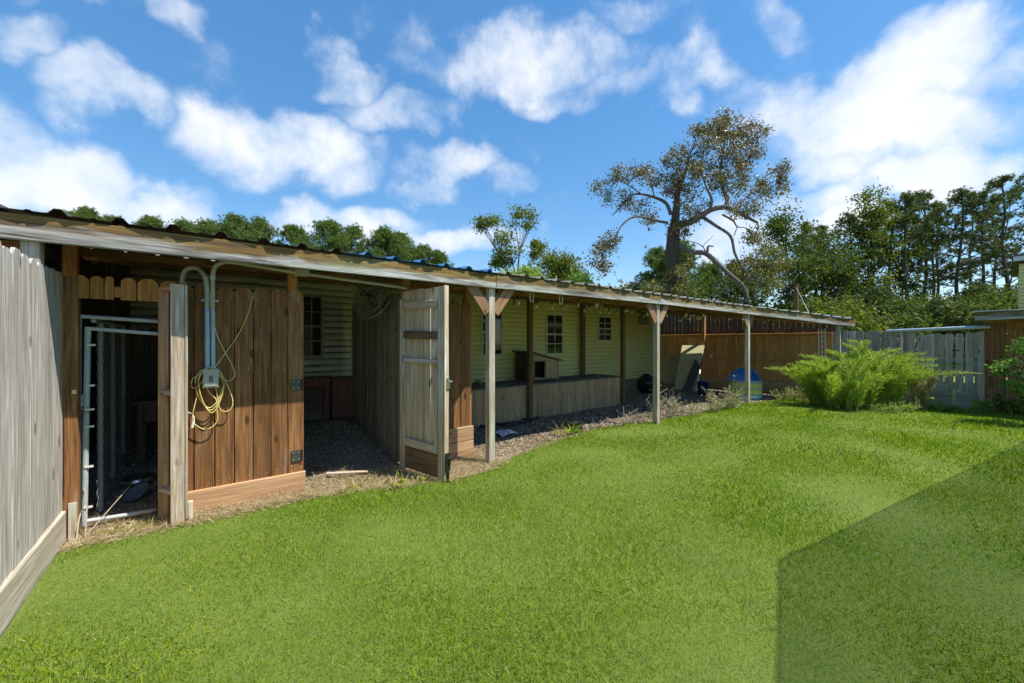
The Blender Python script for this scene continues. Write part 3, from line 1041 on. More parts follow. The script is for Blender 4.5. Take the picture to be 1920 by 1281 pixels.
plank('inner_strip', g2, hg + gd * (gl - 0.115) + gn * 0.012 + Vector((0, 0, 0.36)), hg + gd * (gl - 0.115) + gn * 0.012 + Vector((0, 0, 1.20)), 0.045, 0.02, gn, 'gate_wood')
plank('end_board', g2, nr + gd * 0.012 - gn * 0.015 + Vector((0, 0, 0.02)), nr + gd * 0.012 - gn * 0.015 + Vector((0, 0, 2.10)), 0.062, 0.018, gd, 'gate_wood')
b = MB()
q = nr + gd * 0.03 - gn * 0.02
b.box((-0.03, -0.012, 0.0), (0.03, 0.012, 0.19), Matrix.Translation(q + Vector((0, 0, 0.12))) @ Matrix.Rotation(math.atan2(gd.y, gd.x) + R(90), 4, 'Z'))
b.tube([q + Vector((0, 0, 0.25)) + gd * 0.01, q + Vector((0, 0, 0.25)) + gd * 0.05 - gn * 0.03], 0.018, 8)
b.tube([q + Vector((0, 0, 0.0)) + gd * 0.008, q + Vector((0, 0, 0.14)) + gd * 0.008], 0.014, 8)
b.build('drop_bolt', 'iron_black', g2)
b = MB()
q = nr + gd * 0.026 - gn * 0.03
b.box((-0.022, -0.006, -0.06), (0.022, 0.006, 0.06), Matrix.Translation(q + Vector((0, 0, 1.05))) @ Matrix.Rotation(math.atan2(gd.y, gd.x) + R(90), 4, 'Z'))
b.tube([q + Vector((0, 0, 1.07)), q + Vector((0.05, 0.0, 1.07))], 0.012, 8)
b.build('latch', 'steel', g2)
b = MB()
b.tube([q + Vector((0.02, 0, 0.93)), q + Vector((0.07, 0.01, 0.90)), q + Vector((0.075, 0.01, 0.80)), q + Vector((0.03, 0, 0.74))], 0.005, 6)
b.build('pull_cord', 'iron_black', g2)

# pickets right of the gate
rp = thing('narrow_picket_fence', 'three reddish brown pickets over pale kickboards behind the open gate', 'fence panel', (2.6, PV, 0))
r0, r1 = onV(823, 700, PV).x, onV(882, 700, PV).x
pickets(rp, (r0, PV, 0), (r1, PV, 0), 0.30, 2.03, (0, -1, 0), 'stained_wood', 0.14, 0.15, 'ear', 0.002, 0.01)
for z in (0.115, 0.305):
    plank('kickboard', rp, (r0, PV - 0.03, z - 0.01), (r1 + 0.02, PV - 0.03, z - 0.01), 0.183, 0.034, (0, -1, 0), 'warm_kick', None, 0.003)
plank('rail', rp, (r0, PV + 0.03, 1.5), (r1, PV + 0.03, 1.5), 0.085, 0.036, (0, -1, 0), 'stained_wood')
gh = thing('gate_hinge_pickets', 'short row of orange pickets rising behind the open gate hinge side', 'fence panel', (1.95, PV, 0))
for k, px in enumerate((757, 767, 778)):
    p = onV(px, 600, PV + 0.015)
    plank('picket', gh, (p.x + 0.012, p.y, 0.1), (p.x + 0.012, p.y, 2.13 + 0.02 * k), 0.085, 0.017, (0, -1, 0), 'cedar_wood', 'ear')

# divider wall inside
dv = thing('stall_divider_wall', 'full height dusty board wall dividing the stall from the covered deck', 'wall', (1.95, 5.6, 0.2))
pickets(dv, (1.93, PV + 0.13, 0), (1.93, HV - 0.15, 0), 0.0, 2.08, (-1, 0, 0), 'divider_wood', 0.138, 0.143, 'ear', 0.005, 0.03)
for z in (0.5, 1.2, 1.85):
    plank('rail', dv, (1.96, PV + 0.15, z), (1.96, HV - 0.15, z), 0.085, 0.036, (1, 0, 0), 'divider_wood')

# ================================================================== house under the roof
HU0, HU1 = -0.83, onV(1231, 700, HV).x
house = thing('sided_house', 'long house wall of yellow lap siding with small gridded windows under the shelter', 'house', (5, HV, 0))


def siding_mesh(L, h):
    b = MB()
    prof = [(-0.004, 0.002), (-0.024, 0.0), (-0.029, 0.006), (-0.028, 0.020), (-0.020, 0.055), (-0.010, 0.082), (-0.003, h + 0.004), (0.0, h + 0.004)]
    n = len(prof)
    b.v = [(0, y, z) for y, z in prof] + [(L, y, z) for y, z in prof]
    b.f = [(i, i + n, i + 1 + n, i + 1) for i in range(n - 1)] + [tuple(range(n)), tuple(reversed(range(n, 2 * n)))]
    me = bpy.data.meshes.new('siding_board')
    me.from_pydata(b.v, [], b.f)
    me.polygons.foreach_set('use_smooth', [len(p.vertices) == 4 for p in me.polygons])
    return me


SH = 0.1005
# windows: (px0, px1, py top, py bottom, columns, rows, frame material)
WIN = [(561, 606, 553, 671, 2, 4, 'window_frame_grey'), (902, 942, 580, 667, 2, 4, 'window_frame'), (1024, 1055.5, 589, 665, 2, 4, 'window_frame'), (1121, 1146.5, 593, 640, 2, 4, 'window_frame')]
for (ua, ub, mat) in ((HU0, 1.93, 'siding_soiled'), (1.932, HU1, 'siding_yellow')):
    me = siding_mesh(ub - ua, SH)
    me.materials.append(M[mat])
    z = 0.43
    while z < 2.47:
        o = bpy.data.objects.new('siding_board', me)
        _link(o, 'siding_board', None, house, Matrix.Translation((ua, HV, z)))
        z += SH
b = MB()
b.box((HU0, HV + 0.002, 0.0), (HU1, HV + 4.0, 2.60))
b.build('wall', 'siding_yellow', house)
b = MB()
b.box((HU0 + 0.02, HV - 0.03, -0.02), (HU1 - 0.02, HV - 0.004, 0.43))
b.build('skirting', 'skirting', house)
b = MB()
b.poly([(HU0 - 0.3, HV + 0.14, 2.63), (HU1 + 0.2, HV + 0.14, 2.63), (HU1 + 0.2, HV + 2.0, 2.95), (HU0 - 0.3, HV + 2.0, 2.95), (HU1 + 0.2, HV + 4.3, 2.6), (HU0 - 0.3, HV + 4.3, 2.6)], [(0, 1, 2, 3), (3, 2, 4, 5), (0, 3, 5), (1, 4, 2), (0, 5, 4, 1)])
b.build('roof', 'shingle', house)
plank('corner_trim', house, (HU1 - 0.03, HV - 0.028, 0.43), (HU1 - 0.03, HV - 0.028, 2.5), 0.07, 0.014, (0, -1, 0), 'window_frame_grey' if False else 'post_wood')
for (a, c, t, bt, nc, nr_, fm) in WIN:
    p0 = onV(a, t, HV - 0.03)
    p1 = onV(c, bt, HV - 0.03)
    mid = onV((a + c) / 2, (t + bt) / 2, HV - 0.03)
    u0, u1 = p0.x, p1.x
    z1 = onV((a + c) / 2, t, HV - 0.03).z
    z0 = onV((a + c) / 2, bt, HV - 0.03).z
    y = HV - 0.024
    w = MB()
    fw = 0.035
    for lo, hi in (((u0, y - 0.022, z0), (u0 + fw, y, z1)), ((u1 - fw, y - 0.022, z0), (u1, y, z1)), ((u0 + fw, y - 0.022, z1 - fw), (u1 - fw, y, z1)), ((u0 + fw, y - 0.022, z0), (u1 - fw, y, z0 + fw))):
        w.box(lo, hi)
    win = w.build('window', fm, house)
    for r in range(nr_):
        for k in range(nc):
            du, dz = (u1 - u0 - 2 * fw) / nc, (z1 - z0 - 2 * fw) / nr_
            q = MB()
            q.box((u0 + fw + k * du + 0.001, y - 0.006 - (0.004 if r < nr_ / 2 else 0), z0 + fw + r * dz + 0.001), (u0 + fw + (k + 1) * du - 0.001, y - 0.002, z0 + fw + (r + 1) * dz - 0.001))
            q.build('pane', 'window_glass', win)
    for k in range(1, nc):
        x = u0 + fw + k * (u1 - u0 - 2 * fw) / nc
        q = MB()
        q.box((x - 0.009, y - 0.016, z0 + fw), (x + 0.009, y - 0.0105, z1 - fw))
        q.build('mullion', fm, win)
    for r in range(1, nr_):
        zz = z0 + fw + r * (z1 - z0 - 2 * fw) / nr_
        hgt = 0.018 if r == nr_ / 2 else 0.009
        q = MB()
        q.box((u0 + fw, y - 0.020 if r == nr_ / 2 else y - 0.0185, zz - hgt), (u1 - fw, y - 0.0165, zz + hgt))
        q.build('muntin', fm, win)

# electric boxes on the siding
p = onV(1206, 597, HV - 0.03)
mt = thing('electric_box', 'double grey electric meter box on the yellow siding under the string lights', 'meter box', (p.x, HV - 0.03, p.z))
for s in (-1, 1):
    b = MB()
    x = p.x + s * 0.125
    b.box((x - 0.115, HV - 0.10, p.z - 0.19), (x + 0.115, HV - 0.022, p.z + 0.17))
    bx = b.build('box_body', 'meter_grey', mt)
    b = MB()
    b.box((x - 0.075, HV - 0.108, p.z - 0.14), (x + 0.075, HV - 0.101, p.z + 0.12))
    b.build('door', 'outlet_dark' if s < 0 else 'meter_grey', bx)

# ================================================================== deck
DZ = 0.665
DU0, DU1 = 2.05, 7.98
deck_t = thing('raised_deck', 'raised wooden deck with vertical board skirt along the yellow house', 'deck', (5, 6.3, 0))
nb = 7
for k in range(nb):
    v = DV + 0.02 + (k + 0.5) * (HV - 0.06 - DV - 0.02) / nb
    plank('deck_board', deck_t, (DU0, v, DZ - 0.018), (DU1, v, DZ - 0.018), (HV - 0.06 - DV - 0.02) / nb - 0.006, 0.034, (0, 0, 1), 'deck_wood')
pickets(deck_t, (DU0, DV, 0), (DU1, DV, 0), -0.02, 0.655, (0, -1, 0), 'skirt_wood', 0.142, 0.1445, None, 0.003, 0.003, name='skirt_board')
pickets(deck_t, (DU1 - 0.01, DV + 0.02, 0), (DU1 - 0.01, HV - 0.06, 0), -0.02, 0.645, (1, 0, 0), 'skirt_wood', 0.142, 0.1445, None, 0.003, 0.002, name='skirt_board')
plank('edge_board', deck_t, (DU0, DV - 0.012, DZ - 0.012), (DU1 + 0.02, DV - 0.012, DZ - 0.012), 0.022, 0.05, (0, -1, 0), 'deck_wood')

# dog house on the deck
q0 = onV(965, 705, 6.45)
dh = thing('dog_house', 'weathered wooden dog house with slanted roof standing on the raised deck', 'dog house', (5.3, 6.3, DZ))
X0 = onV(995, 700, 6.12).x
X1 = onV(1047, 700, 6.12).x
Y0, Y1 = 6.12, 6.62
zt0, zt1 = DZ + 0.60, DZ + 0.42
b = MB()
b.poly([(X0, Y0, DZ + 0.03), (X0, Y1, DZ + 0.03), (X0, Y1, zt0), (X0, Y0, zt0), (X0 + 0.02, Y0, DZ + 0.03), (X0 + 0.02, Y1, DZ + 0.03), (X0 + 0.02, Y1, zt0), (X0 + 0.02, Y0, zt0)], [(0, 1, 2, 3), (7, 6, 5, 4), (0, 3, 7, 4), (1, 5, 6, 2), (0, 4, 5, 1), (3, 2, 6, 7)])
b.build('side_wall', 'dark_wood', dh)
b = MB()
b.box((X1 - 0.02, Y0, DZ + 0.03), (X1, Y1, zt1))
b.build('side_wall', 'dark_wood', dh)
b = MB()
b.box((X0 + 0.02, Y1 - 0.02, DZ + 0.03), (X1 - 0.02, Y1, zt1))
b.build('rear_wall', 'dark_wood', dh)
# front wall with an opening
dx0, dx1, dzt = X0 + 0.10, X0 + 0.40, DZ + 0.42
b = MB()
zf = lambda x: zt0 + (zt1 - zt0) * (x - X0) / (X1 - X0) - 0.004
for (xa, xb, za) in ((X0 + 0.021, dx0, DZ + 0.03), (dx1, X1 - 0.021, DZ + 0.03), (dx0, dx1, dzt)):
    vs = [(xa, Y0 + 0.002, za), (xb, Y0 + 0.002, za), (xb, Y0 + 0.002, zf(xb)), (xa, Y0 + 0.002, zf(xa))]
    vs += [(x, Y0 + 0.02, z) for x, _, z in vs]
    b.poly(vs, [(0, 1, 2, 3), (7, 6, 5, 4), (0, 4, 5, 1), (1, 5, 6, 2), (2, 6, 7, 3), (3, 7, 4, 0)])
b.build('front_wall', 'skirt_wood', dh)
for (xa, za, xb, zb, w) in ((dx0 - 0.02, DZ + 0.03, dx0 - 0.02, dzt + 0.03, 0.03), (dx1 + 0.02, DZ + 0.03, dx1 + 0.02, dzt + 0.03, 0.03), (X0 + 0.02, DZ + 0.05, X1, DZ + 0.05, 0.04)):
    plank('trim', dh, (xa, Y0 - 0.008, za), (xb, Y0 - 0.008, zb), w, 0.014, (0, -1, 0), 'skirt_wood')
plank('roof', dh, (X0 - 0.06, (Y0 + Y1) / 2, zt0 + 0.03), (X1 + 0.05, (Y0 + Y1) / 2, zt1 + 0.012), Y1 - Y0 + 0.12, 0.028, (0, 0, 1), 'deck_wood')
for xx in (X0 + 0.03, X1 - 0.03):
    plank('leg', dh, (xx, Y0 + 0.04, DZ - 0.002), (xx, Y0 + 0.04, DZ + 0.05), 0.05, 0.05, (0, -1, 0), 'dark_wood')
    plank('leg', dh, (xx, Y1 - 0.04, DZ - 0.002), (xx, Y1 - 0.04, DZ + 0.05), 0.05, 0.05, (0, -1, 0), 'dark_wood')

# stones on the deck
for (px, sz) in ((898, 0.07), (957, 0.055)):
    p = onV(px, 712, 6.55)
    b = MB()
    b.lathe([(0.002, 0), (sz, 0.006), (sz * 1.05, sz * 0.5), (sz * 0.6, sz * 0.95), (0.002, sz)], 9, Matrix.Translation((p.x, 6.55, DZ)))
    o = b.build('stone', 'board_tan', loc=(p.x, 6.55, DZ), smooth=True)
    tag(o, 'rounded tan stone lying on the deck boards by the house', 'stone', 'stones on the deck')

# ================================================================== string lights
sl = thing('string_lights', 'sagging strings of clear bulbs under the lean-to roof', 'string lights', (6.5, 5.2, 2.3))
SP = []


def zr(u, v):
    return roof_z(u, v) - 0.11


STR = [((3.0, 4.3), (10.6, 6.5), 16), ((3.2, 6.6), (8.8, 4.4), 12), ((8.9, 4.3), (13.0, 7.2), 11), ((10.6, 6.4), (12.9, 4.2), 7)]
bulbm = None
for (a, c, n) in STR:
    pts = []
    for k in range(n * 3 + 1):
        t = k / (n * 3)
        u_ = a[0] + (c[0] - a[0]) * t
        v_ = a[1] + (c[1] - a[1]) * t
        sag = 0.10 * abs(math.sin(t * math.pi * 3)) + 0.03
        zz = min(zr(u_, v_), 2.42) - sag
        pts.append((u_, v_, zz))
    b = MB()
    b.tube(pts, 0.005, 5)
    b.build('cable', 'wire_dark', sl)
    for k in range(1, n * 3, 3):
        p = Vector(pts[k])
        if bulbm is None:
            b = MB()
            b.lathe([(0.002, -0.015), (0.015, -0.015), (0.017, -0.06), (0.002, -0.06)], 8)
            sockm = b.build('socket', 'wire_dark', sl, loc=(0, 0, 0))
            b = MB()
            b.lathe([(0.013, -0.058), (0.025, -0.085), (0.031, -0.112), (0.022, -0.138), (0.002, -0.148)], 10)
            bulbm = b.build('bulb', 'bulb_glass', sl, loc=(0, 0, 0), smooth=True)
            for o in (sockm, bulbm):
                WM[o] = Matrix.Translation(p)
                o.matrix_basis = WM[sl].inverted() @ WM[o]
        else:
            for o0, nm in ((sockm, 'socket'), (bulbm, 'bulb')):
                o = bpy.data.objects.new(nm, o0.data)
                _link(o, nm, None, sl, Matrix.Translation(p))

# small things under the roof
p = onV(1120, 573, 4.9)
fl = thing('flood_lamp', 'small cream flood lamp on a bent arm under the lean-to roof', 'lamp', p)
b = MB()
mt_ = Matrix.Translation(p) @ Matrix.Rotation(R(50), 4, 'Z') @ Matrix.Rotation(R(75), 4, 'Y')
b.lathe([(0.002, 0), (0.03, 0.0), (0.045, 0.06), (0.05, 0.13), (0.002, 0.13)], 12, mt_)
b.build('lamp_head', 'white_plastic', fl, smooth=False)
b = MB()
b.tube([p, p + Vector((0.05, 0.02, -0.03)), p + Vector((0.16, 0.03, 0.0)), p + Vector((0.2, 0.03, 0.10)), p + Vector((0.2, 0.03, roof_z(0, 4.95) - p.z))], 0.012, 6)
b.build('arm', 'pvc_grey', fl)
for px, lab in ((997, 'white wire hook hanging from the beam beside the near deck post'), (1052, 'white wire hook hanging above the gridded window behind the dog house')):
    a = onV(px, 553, 4.2)
    b = MB()
    b.tube([(a.x - 0.03, 4.2, 2.36), (a.x - 0.03, 4.2, 2.09), (a.x - 0.015, 4.2, 2.06), (a.x + 0.015, 4.2, 2.06), (a.x + 0.03, 4.2, 2.09), (a.x + 0.03, 4.2, 2.36)], 0.007, 6)
    o = b.build('wire_hook', 'white_plastic', loc=(a.x, 4.2, 2.2))
    tag(o, lab, 'hook')

# ================================================================== end fence (one line, several conditions)
fe = thing('end_privacy_fence', 'orange brown board fence with rails closing the far end under the roof', 'fence', (EU, 6, 0))
pickets(fe, (EU, 3.0, 0), (EU, 9.0, 0), 0.30, 1.75, (-1, 0, 0), 'fence_orange', 0.139, 0.143, None, 0.003, 0.01)
for z, w in ((0.19, 0.19), (0.0, 0.19)):
    plank('kickboard', fe, (EU - 0.028, 3.0, z + 0.06), (EU - 0.028, 9.0, z + 0.06), w - 0.008, 0.034, (-1, 0, 0), 'skirt_wood')
for z in (0.93, 1.70):
    plank('rail', fe, (EU - 0.03, 3.0, z), (EU - 0.03, 9.0, z), 0.075, 0.038, (-1, 0, 0), 'fence_orange')
pz = onU(1319, 640, EU - 0.1)
plank('fence_post', fe, (EU - 0.09, pz.y, 0), (EU - 0.09, pz.y, 2.45), 0.10, 0.09, (-1, 0, 0), 'fence_orange')
# taller dark boards behind
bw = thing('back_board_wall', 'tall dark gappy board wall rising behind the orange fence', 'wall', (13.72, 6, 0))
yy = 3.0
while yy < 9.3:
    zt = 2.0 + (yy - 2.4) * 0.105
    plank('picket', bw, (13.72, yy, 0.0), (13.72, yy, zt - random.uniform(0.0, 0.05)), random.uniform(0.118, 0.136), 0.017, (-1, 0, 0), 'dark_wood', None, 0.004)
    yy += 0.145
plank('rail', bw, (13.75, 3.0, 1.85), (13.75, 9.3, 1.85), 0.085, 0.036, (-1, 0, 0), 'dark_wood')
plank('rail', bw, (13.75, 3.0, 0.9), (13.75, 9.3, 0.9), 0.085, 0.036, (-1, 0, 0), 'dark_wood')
# open grey fence right of it
yf = lambda px: onU(px, 640, EU).y
gf = thing('grey_end_fence', 'old grey picket fence running from the shelter end towards the gate', 'fence', (EU, 2.2, 0))
pickets(gf, (EU, yf(1606), 0), (EU, 2.985, 0), 0.25, 1.78, (-1, 0, 0), 'grey_wood', 0.135, 0.14, None, 0.004, 0.02)
pickets(gf, (EU + 0.05, yf(1716), 0), (EU + 0.05, yf(1606), 0), 0.25, 1.76, (-1, 0, 0), 'backfence_wood', 0.139, 0.143, 'round', 0.006, 0.02)
for z in (0.5, 1.5):
    plank('rail', gf, (EU + 0.09, yf(1716), z), (EU + 0.09, 2.98, z), 0.085, 0.036, (-1, 0, 0), 'backfence_wood')
for z in (0.06, 0.2):
    plank('kickboard', gf, (EU - 0.03, yf(1716), z), (EU - 0.03, 2.98, z), 0.135, 0.032, (-1, 0, 0), 'backfence_wood')
plank('fence_post', gf, (EU - 0.06, yf(1691), 0), (EU - 0.06, yf(1691), 1.72), 0.04, 0.05, (-1, 0, 0), 'post_wood')
pg = thing('picket_gate', 'grey round-topped picket gate with slits of light over three kickboards', 'gate', (EU, 1.0, 0))
g0, g1_ = yf(1845), yf(1718)
pickets(pg, (EU, g0, 0), (EU, yf(1790), 0), 0.36, 1.70, (-1, 0, 0), 'backfence_wood', 0.122, 0.141, 'round', 0.008, 0.015)
pickets(pg, (EU, yf(1788), 0), (EU, g1_, 0), 0.36, 1.68, (-1, 0, 0), 'backfence_wood', 0.137, 0.140, 'round', 0.008, 0.02)
for k in range(3):
    plank('kickboard', pg, (EU - 0.02, g0, 0.065 + k * 0.118), (EU - 0.02, yf(1752), 0.065 + k * 0.118), 0.108, 0.034, (-1, 0, 0), 'backfence_wood', None, 0.004)
for z in (0.55, 1.10, 1.55):
    plank('rail', pg, (EU + 0.03, g0, z), (EU + 0.03, g1_, z), 0.07, 0.036, (-1, 0, 0), 'backfence_wood')
plank('hinge_strip', pg, (EU - 0.03, yf(1789), 0.05), (EU - 0.03, yf(1789), 0.42), 0.045, 0.03, (-1, 0, 0), 'pallet_green')
for z in (1.0, 1.3):
    b = MB()
    y = yf(1794)
    b.box((EU - 0.02, y - 0.05, z - 0.012), (EU - 0.010, y + 0.05, z + 0.012))
    b.tube([(EU - 0.024, y + 0.05, z - 0.03), (EU - 0.024, y + 0.05, z + 0.03)], 0.008, 6)
    b.build('hinge', 'iron_black', pg)
b = MB()
a, c = onU(1722, 619, EU - 0.05), onU(1858, 613, EU - 0.05)
b.tube([a + Vector((0, 0.55, -0.02)), a, c], 0.045, 10)
o = b.build('gate_overhead_pipe', 'galvanised')
tag(o, 'galvanised pipe rail spanning above the round-topped picket gate', 'pipe')

# brown shed with pale fascia at the right
bs = thing('brown_board_shed', 'brown vertical board shed with a pale weathered fascia beside the picket gate', 'shed', (EU, 0, 0))
ys = yf(1846)
pickets(bs, (EU, ys - 2.4, 0), (EU, ys, 0), 0.02, 1.90, (-1, 0, 0), 'stained_wood', 0.28, 0.285, None, 0.002, 0.004, name='wall_board')
plank('corner_post', bs, (EU - 0.03, ys + 0.05, 0), (EU - 0.03, ys + 0.05, 1.72), 0.09, 0.05, (-1, 0, 0), 'backfence_wood')
pickets(bs, (EU + 0.02, ys + 0.03, 0), (EU + 2.2, ys + 0.03, 0), 0.02, 1.90, (0, 1, 0), 'stained_wood', 0.28, 0.285, None, 0.002, 0.004, name='wall_board')
fa, fb = onU(1828, 602, EU - 0.55), onU(1990, 596, EU - 0.55)
plank('fascia', bs, Vector((EU - 0.55, fa.y, 2.03)), Vector((EU - 0.55, fb.y - 0.6, 2.05)), 0.17, 0.036, (-1, 0, 0), 'beam_wood')
b = MB()
b.poly([(EU - 0.60, fa.y + 0.03, 2.120), (EU - 0.60, fb.y - 0.6, 2.13), (EU + 2.4, fb.y - 0.6, 2.20), (EU + 2.4, fa.y + 0.03, 2.20)], [(0, 1, 2, 3)])
b.poly([(EU - 0.60, fa.y + 0.03, 2.135), (EU - 0.60, fb.y - 0.6, 2.145), (EU + 2.4, fb.y - 0.6, 2.215), (EU + 2.4, fa.y + 0.03, 2.215)], [(3, 2, 1, 0)])
b.poly([(EU - 0.60, fa.y + 0.03, 2.120), (EU - 0.60, fb.y - 0.6, 2.13), (EU - 0.60, fb.y - 0.6, 2.145), (EU - 0.60, fa.y + 0.03, 2.135)], [(0, 1, 2, 3)])
b.build('roof', 'galvanised', bs)
plank('eave_rafter', bs, (EU - 0.53, ys - 0.3, 2.03), (EU + 0.01, ys - 0.3, 2.03), 0.12, 0.036, (0, 1, 0), 'cedar_wood')
plank('eave_rafter', bs, (EU - 0.53, ys - 1.3, 2.03), (EU + 0.01, ys - 1.3, 2.03), 0.12, 0.036, (0, 1, 0), 'cedar_wood')
plank('wall_plate', bs, (EU + 0.03, ys - 2.4, 2.0), (EU + 0.03, ys + 0.02, 2.0), 0.2, 0.036, (-1, 0, 0), 'cedar_wood')

# yellow house wing behind it
yw = thing('yellow_house_wing', 'yellow sided house gable showing above the brown shed', 'house', (17, -2.5, 0))
wu = 17.0
wv = onU(1911, 540, wu).y
b = MB()
b.box((wu, wv - 5.0, 0), (wu + 5, wv, 3.55))
b.build('wall', 'siding_yellow', yw)
me = siding_mesh(5.0, SH)
me.materials.append(M['siding_yellow'])
z = 0.3
while z < 3.5:
    o = bpy.data.objects.new('siding_board', me)
    _link(o, 'siding_board', None, yw, Matrix.Translation((wu - 0.002, wv, z)) @ Matrix.Rotation(R(-90), 4, 'Z'))
    z += SH
plank('fascia', yw, (wu - 0.30, wv + 0.10, 3.66), (wu - 0.30, wv - 5, 3.66), 0.12, 0.03, (-1, 0, 0), 'fascia_blue')
b = MB()
b.poly([(wu - 0.33, wv + 0.13, 3.74), (wu + 5.3, wv + 0.13, 3.74), (wu + 5.3, wv - 2.5, 4.6), (wu - 0.33, wv - 2.5, 4.6), (wu + 5.3, wv - 5.2, 3.74), (wu - 0.33, wv - 5.2, 3.74)], [(0, 1, 2, 3), (3, 2, 4, 5), (0, 3, 5), (1, 4, 2), (0, 5, 4, 1)])
b.build('roof', 'shingle', yw)

# unseen canopy added beside the lawn to cast a half shade on the grass
m, n, bs_ = new_mat('added_shade_cloth')
bs_.inputs['Base Color'].default_value = (0.10, 0.12, 0.09, 1)
bs_.inputs['Roughness'].default_value = 0.9
trn = n.add('ShaderNodeBsdfTransparent')
mxs = n.add('ShaderNodeMixShader')
mxs.inputs[0].default_value = 0.56  # how much sun the added canopy lets through
n.l.new(bs_.outputs[0], mxs.inputs[1])
n.l.new(trn.outputs[0], mxs.inputs[2])
n.l.new(mxs.outputs[0], m.node_tree.nodes['Material Output'].inputs['Surface'])
M['added_shade_cloth'] = m
E1, FR, E2 = Vector((4.00, -0.18, 0)), Vector((10.4, -1.26, 0)), Vector((2.0, -0.80, 0))
ev = (FR - E1).normalized()
nv = Vector((ev.y, -ev.x, 0))
pgl = thing('added_shade_canopy', 'unseen shade cloth canopy added beside the lawn to half shade the grass', 'canopy', (6, -1.5, 0))
E3 = E2 + nv * 1.6
F2 = FR + nv * 2.5
up_ = Vector((0, 0, 2.85))
b = MB()
NX, NY = 16, 8
for a in range(NY + 1):
    for c_ in range(NX + 1):
        l0 = E1.lerp(E2, min(1, a / 3)) if a <= 3 else E2.lerp(E3, (a - 3) / (NY - 3))
        p_ = l0.lerp(FR.lerp(F2, a / NY), c_ / NX) + up_
        p_.z -= 0.10 * math.sin(math.pi * a / NY) * math.sin(math.pi * c_ / NX)
        b.v.append(tuple(p_))
b.f = [(a * (NX + 1) + c_, a * (NX + 1) + c_ + 1, (a + 1) * (NX + 1) + c_ + 1, (a + 1) * (NX + 1) + c_) for a in range(NY) for c_ in range(NX)]
b.build('cloth', 'added_shade_cloth', pgl, smooth=True)
for q in (E2, E3, FR, F2):
    plank('post', pgl, q, q + Vector((0, 0, 2.84)), 0.07, 0.07, ev, 'post_wood')
b = MB()
b.tube([q + up_ for q in (E1, E2, E3, F2, FR)], 0.005, 5, closed=True)
b.build('edge_cable', 'wire_grey', pgl)
mh = thing('neighbour_house', 'pale sided house behind the added shade cloth canopy beside the lawn', 'house', (6, -6, 0))
OUT = [(2.6, -3.2), (10.0, -4.3), (9.4, -9.6), (1.7, -8.6)]
mc = Vector((5.9, -6.4))
b = MB()
inn = [tuple(Vector(p).lerp(mc, 0.12)) for p in OUT]
k = len(OUT)
b.poly([(x, y, 0) for x, y in inn] + [(x, y, 2.80) for x, y in inn], [tuple(range(k)), tuple(range(k, 2 * k))] + [(i, (i + 1) % k, (i + 1) % k + k, i + k) for i in range(k)])
b.build('wall', 'siding_yellow', mh)
b = MB()
b.poly([(x, y, 2.83) for x, y in OUT] + [(x, y, 2.93) for x, y in OUT] + [(mc.x, mc.y, 4.1)], [tuple(reversed(range(k)))] + [(i, (i + 1) % k, (i + 1) % k + k, i + k) for i in range(k)] + [(i + k, (i + 1) % k + k, 2 * k) for i in range(k)])
b.build('roof', 'shingle', mh)

# ================================================================== kennel (galvanised pipe door) in the left doorway
KV = 4.62
kn = thing('pipe_kennel_door', 'galvanised pipe kennel door frame with wire mesh in the left doorway', 'kennel door', (-0.5, KV, 0))
PR = 0.0165


def P(px, py, v=KV):
    return onV(px, py, v)


b = MB()
b.tube([(P(148, 640).x, KV, 0.05), P(148, 594)], PR, 10)
b.build('frame_upright', 'painted_pipe', kn)
b = MB()
b.tube([P(146, 593), P(296, 603)], PR, 10)
b.build('frame_top', 'painted_pipe', kn)
k2 = KV - 0.05
pl = onV(164, 616, k2)
gt = None
b = MB()
b.tube([onV(158, 985, k2), onV(165, 613, k2)], PR * 1.12, 10)
gt = b.build('gate_upright', 'painted_pipe', kn)
b = MB()
b.tube([onV(165, 616, k2), onV(296, 626, k2)], PR * 0.95, 10)
b.build('gate_top', 'painted_pipe', kn)
b = MB()
b.tube([onV(160, 978, k2), onV(292, 957, k2)], PR, 10)
b.build('gate_bottom', 'painted_pipe', kn)
for py in (647, 723, 768, 800, 875, 951):
    q = onV(164 - (py - 616) * 0.018, py, k2)
    c = MB()
    c.box((q.x, k2 - 0.024, q.z - 0.008), (q.x + 0.05, k2 - 0.017, q.z + 0.008))
    c.build('mesh_clip', 'white_plastic', kn)
q = onV(150, 755, k2)
c = MB()
c.box((q.x - 0.02, k2 - 0.03, q.z - 0.03), (q.x + 0.02, k2 + 0.02, q.z + 0.06))
c.tube([(q.x - 0.03, k2 - 0.02, q.z - 0.03), (q.x - 0.03, k2 - 0.02, q.z - 0.075), (q.x + 0.05, k2 - 0.02, q.z - 0.08), (q.x + 0.05, k2 - 0.02, q.z - 0.03)], 0.006, 6)
c.tube([(q.x - 0.03, k2 - 0.02, q.z - 0.05), (q.x + 0.05, k2 - 0.02, q.z - 0.05)], 0.005, 6)
c.build('latch', 'galvanised', kn)
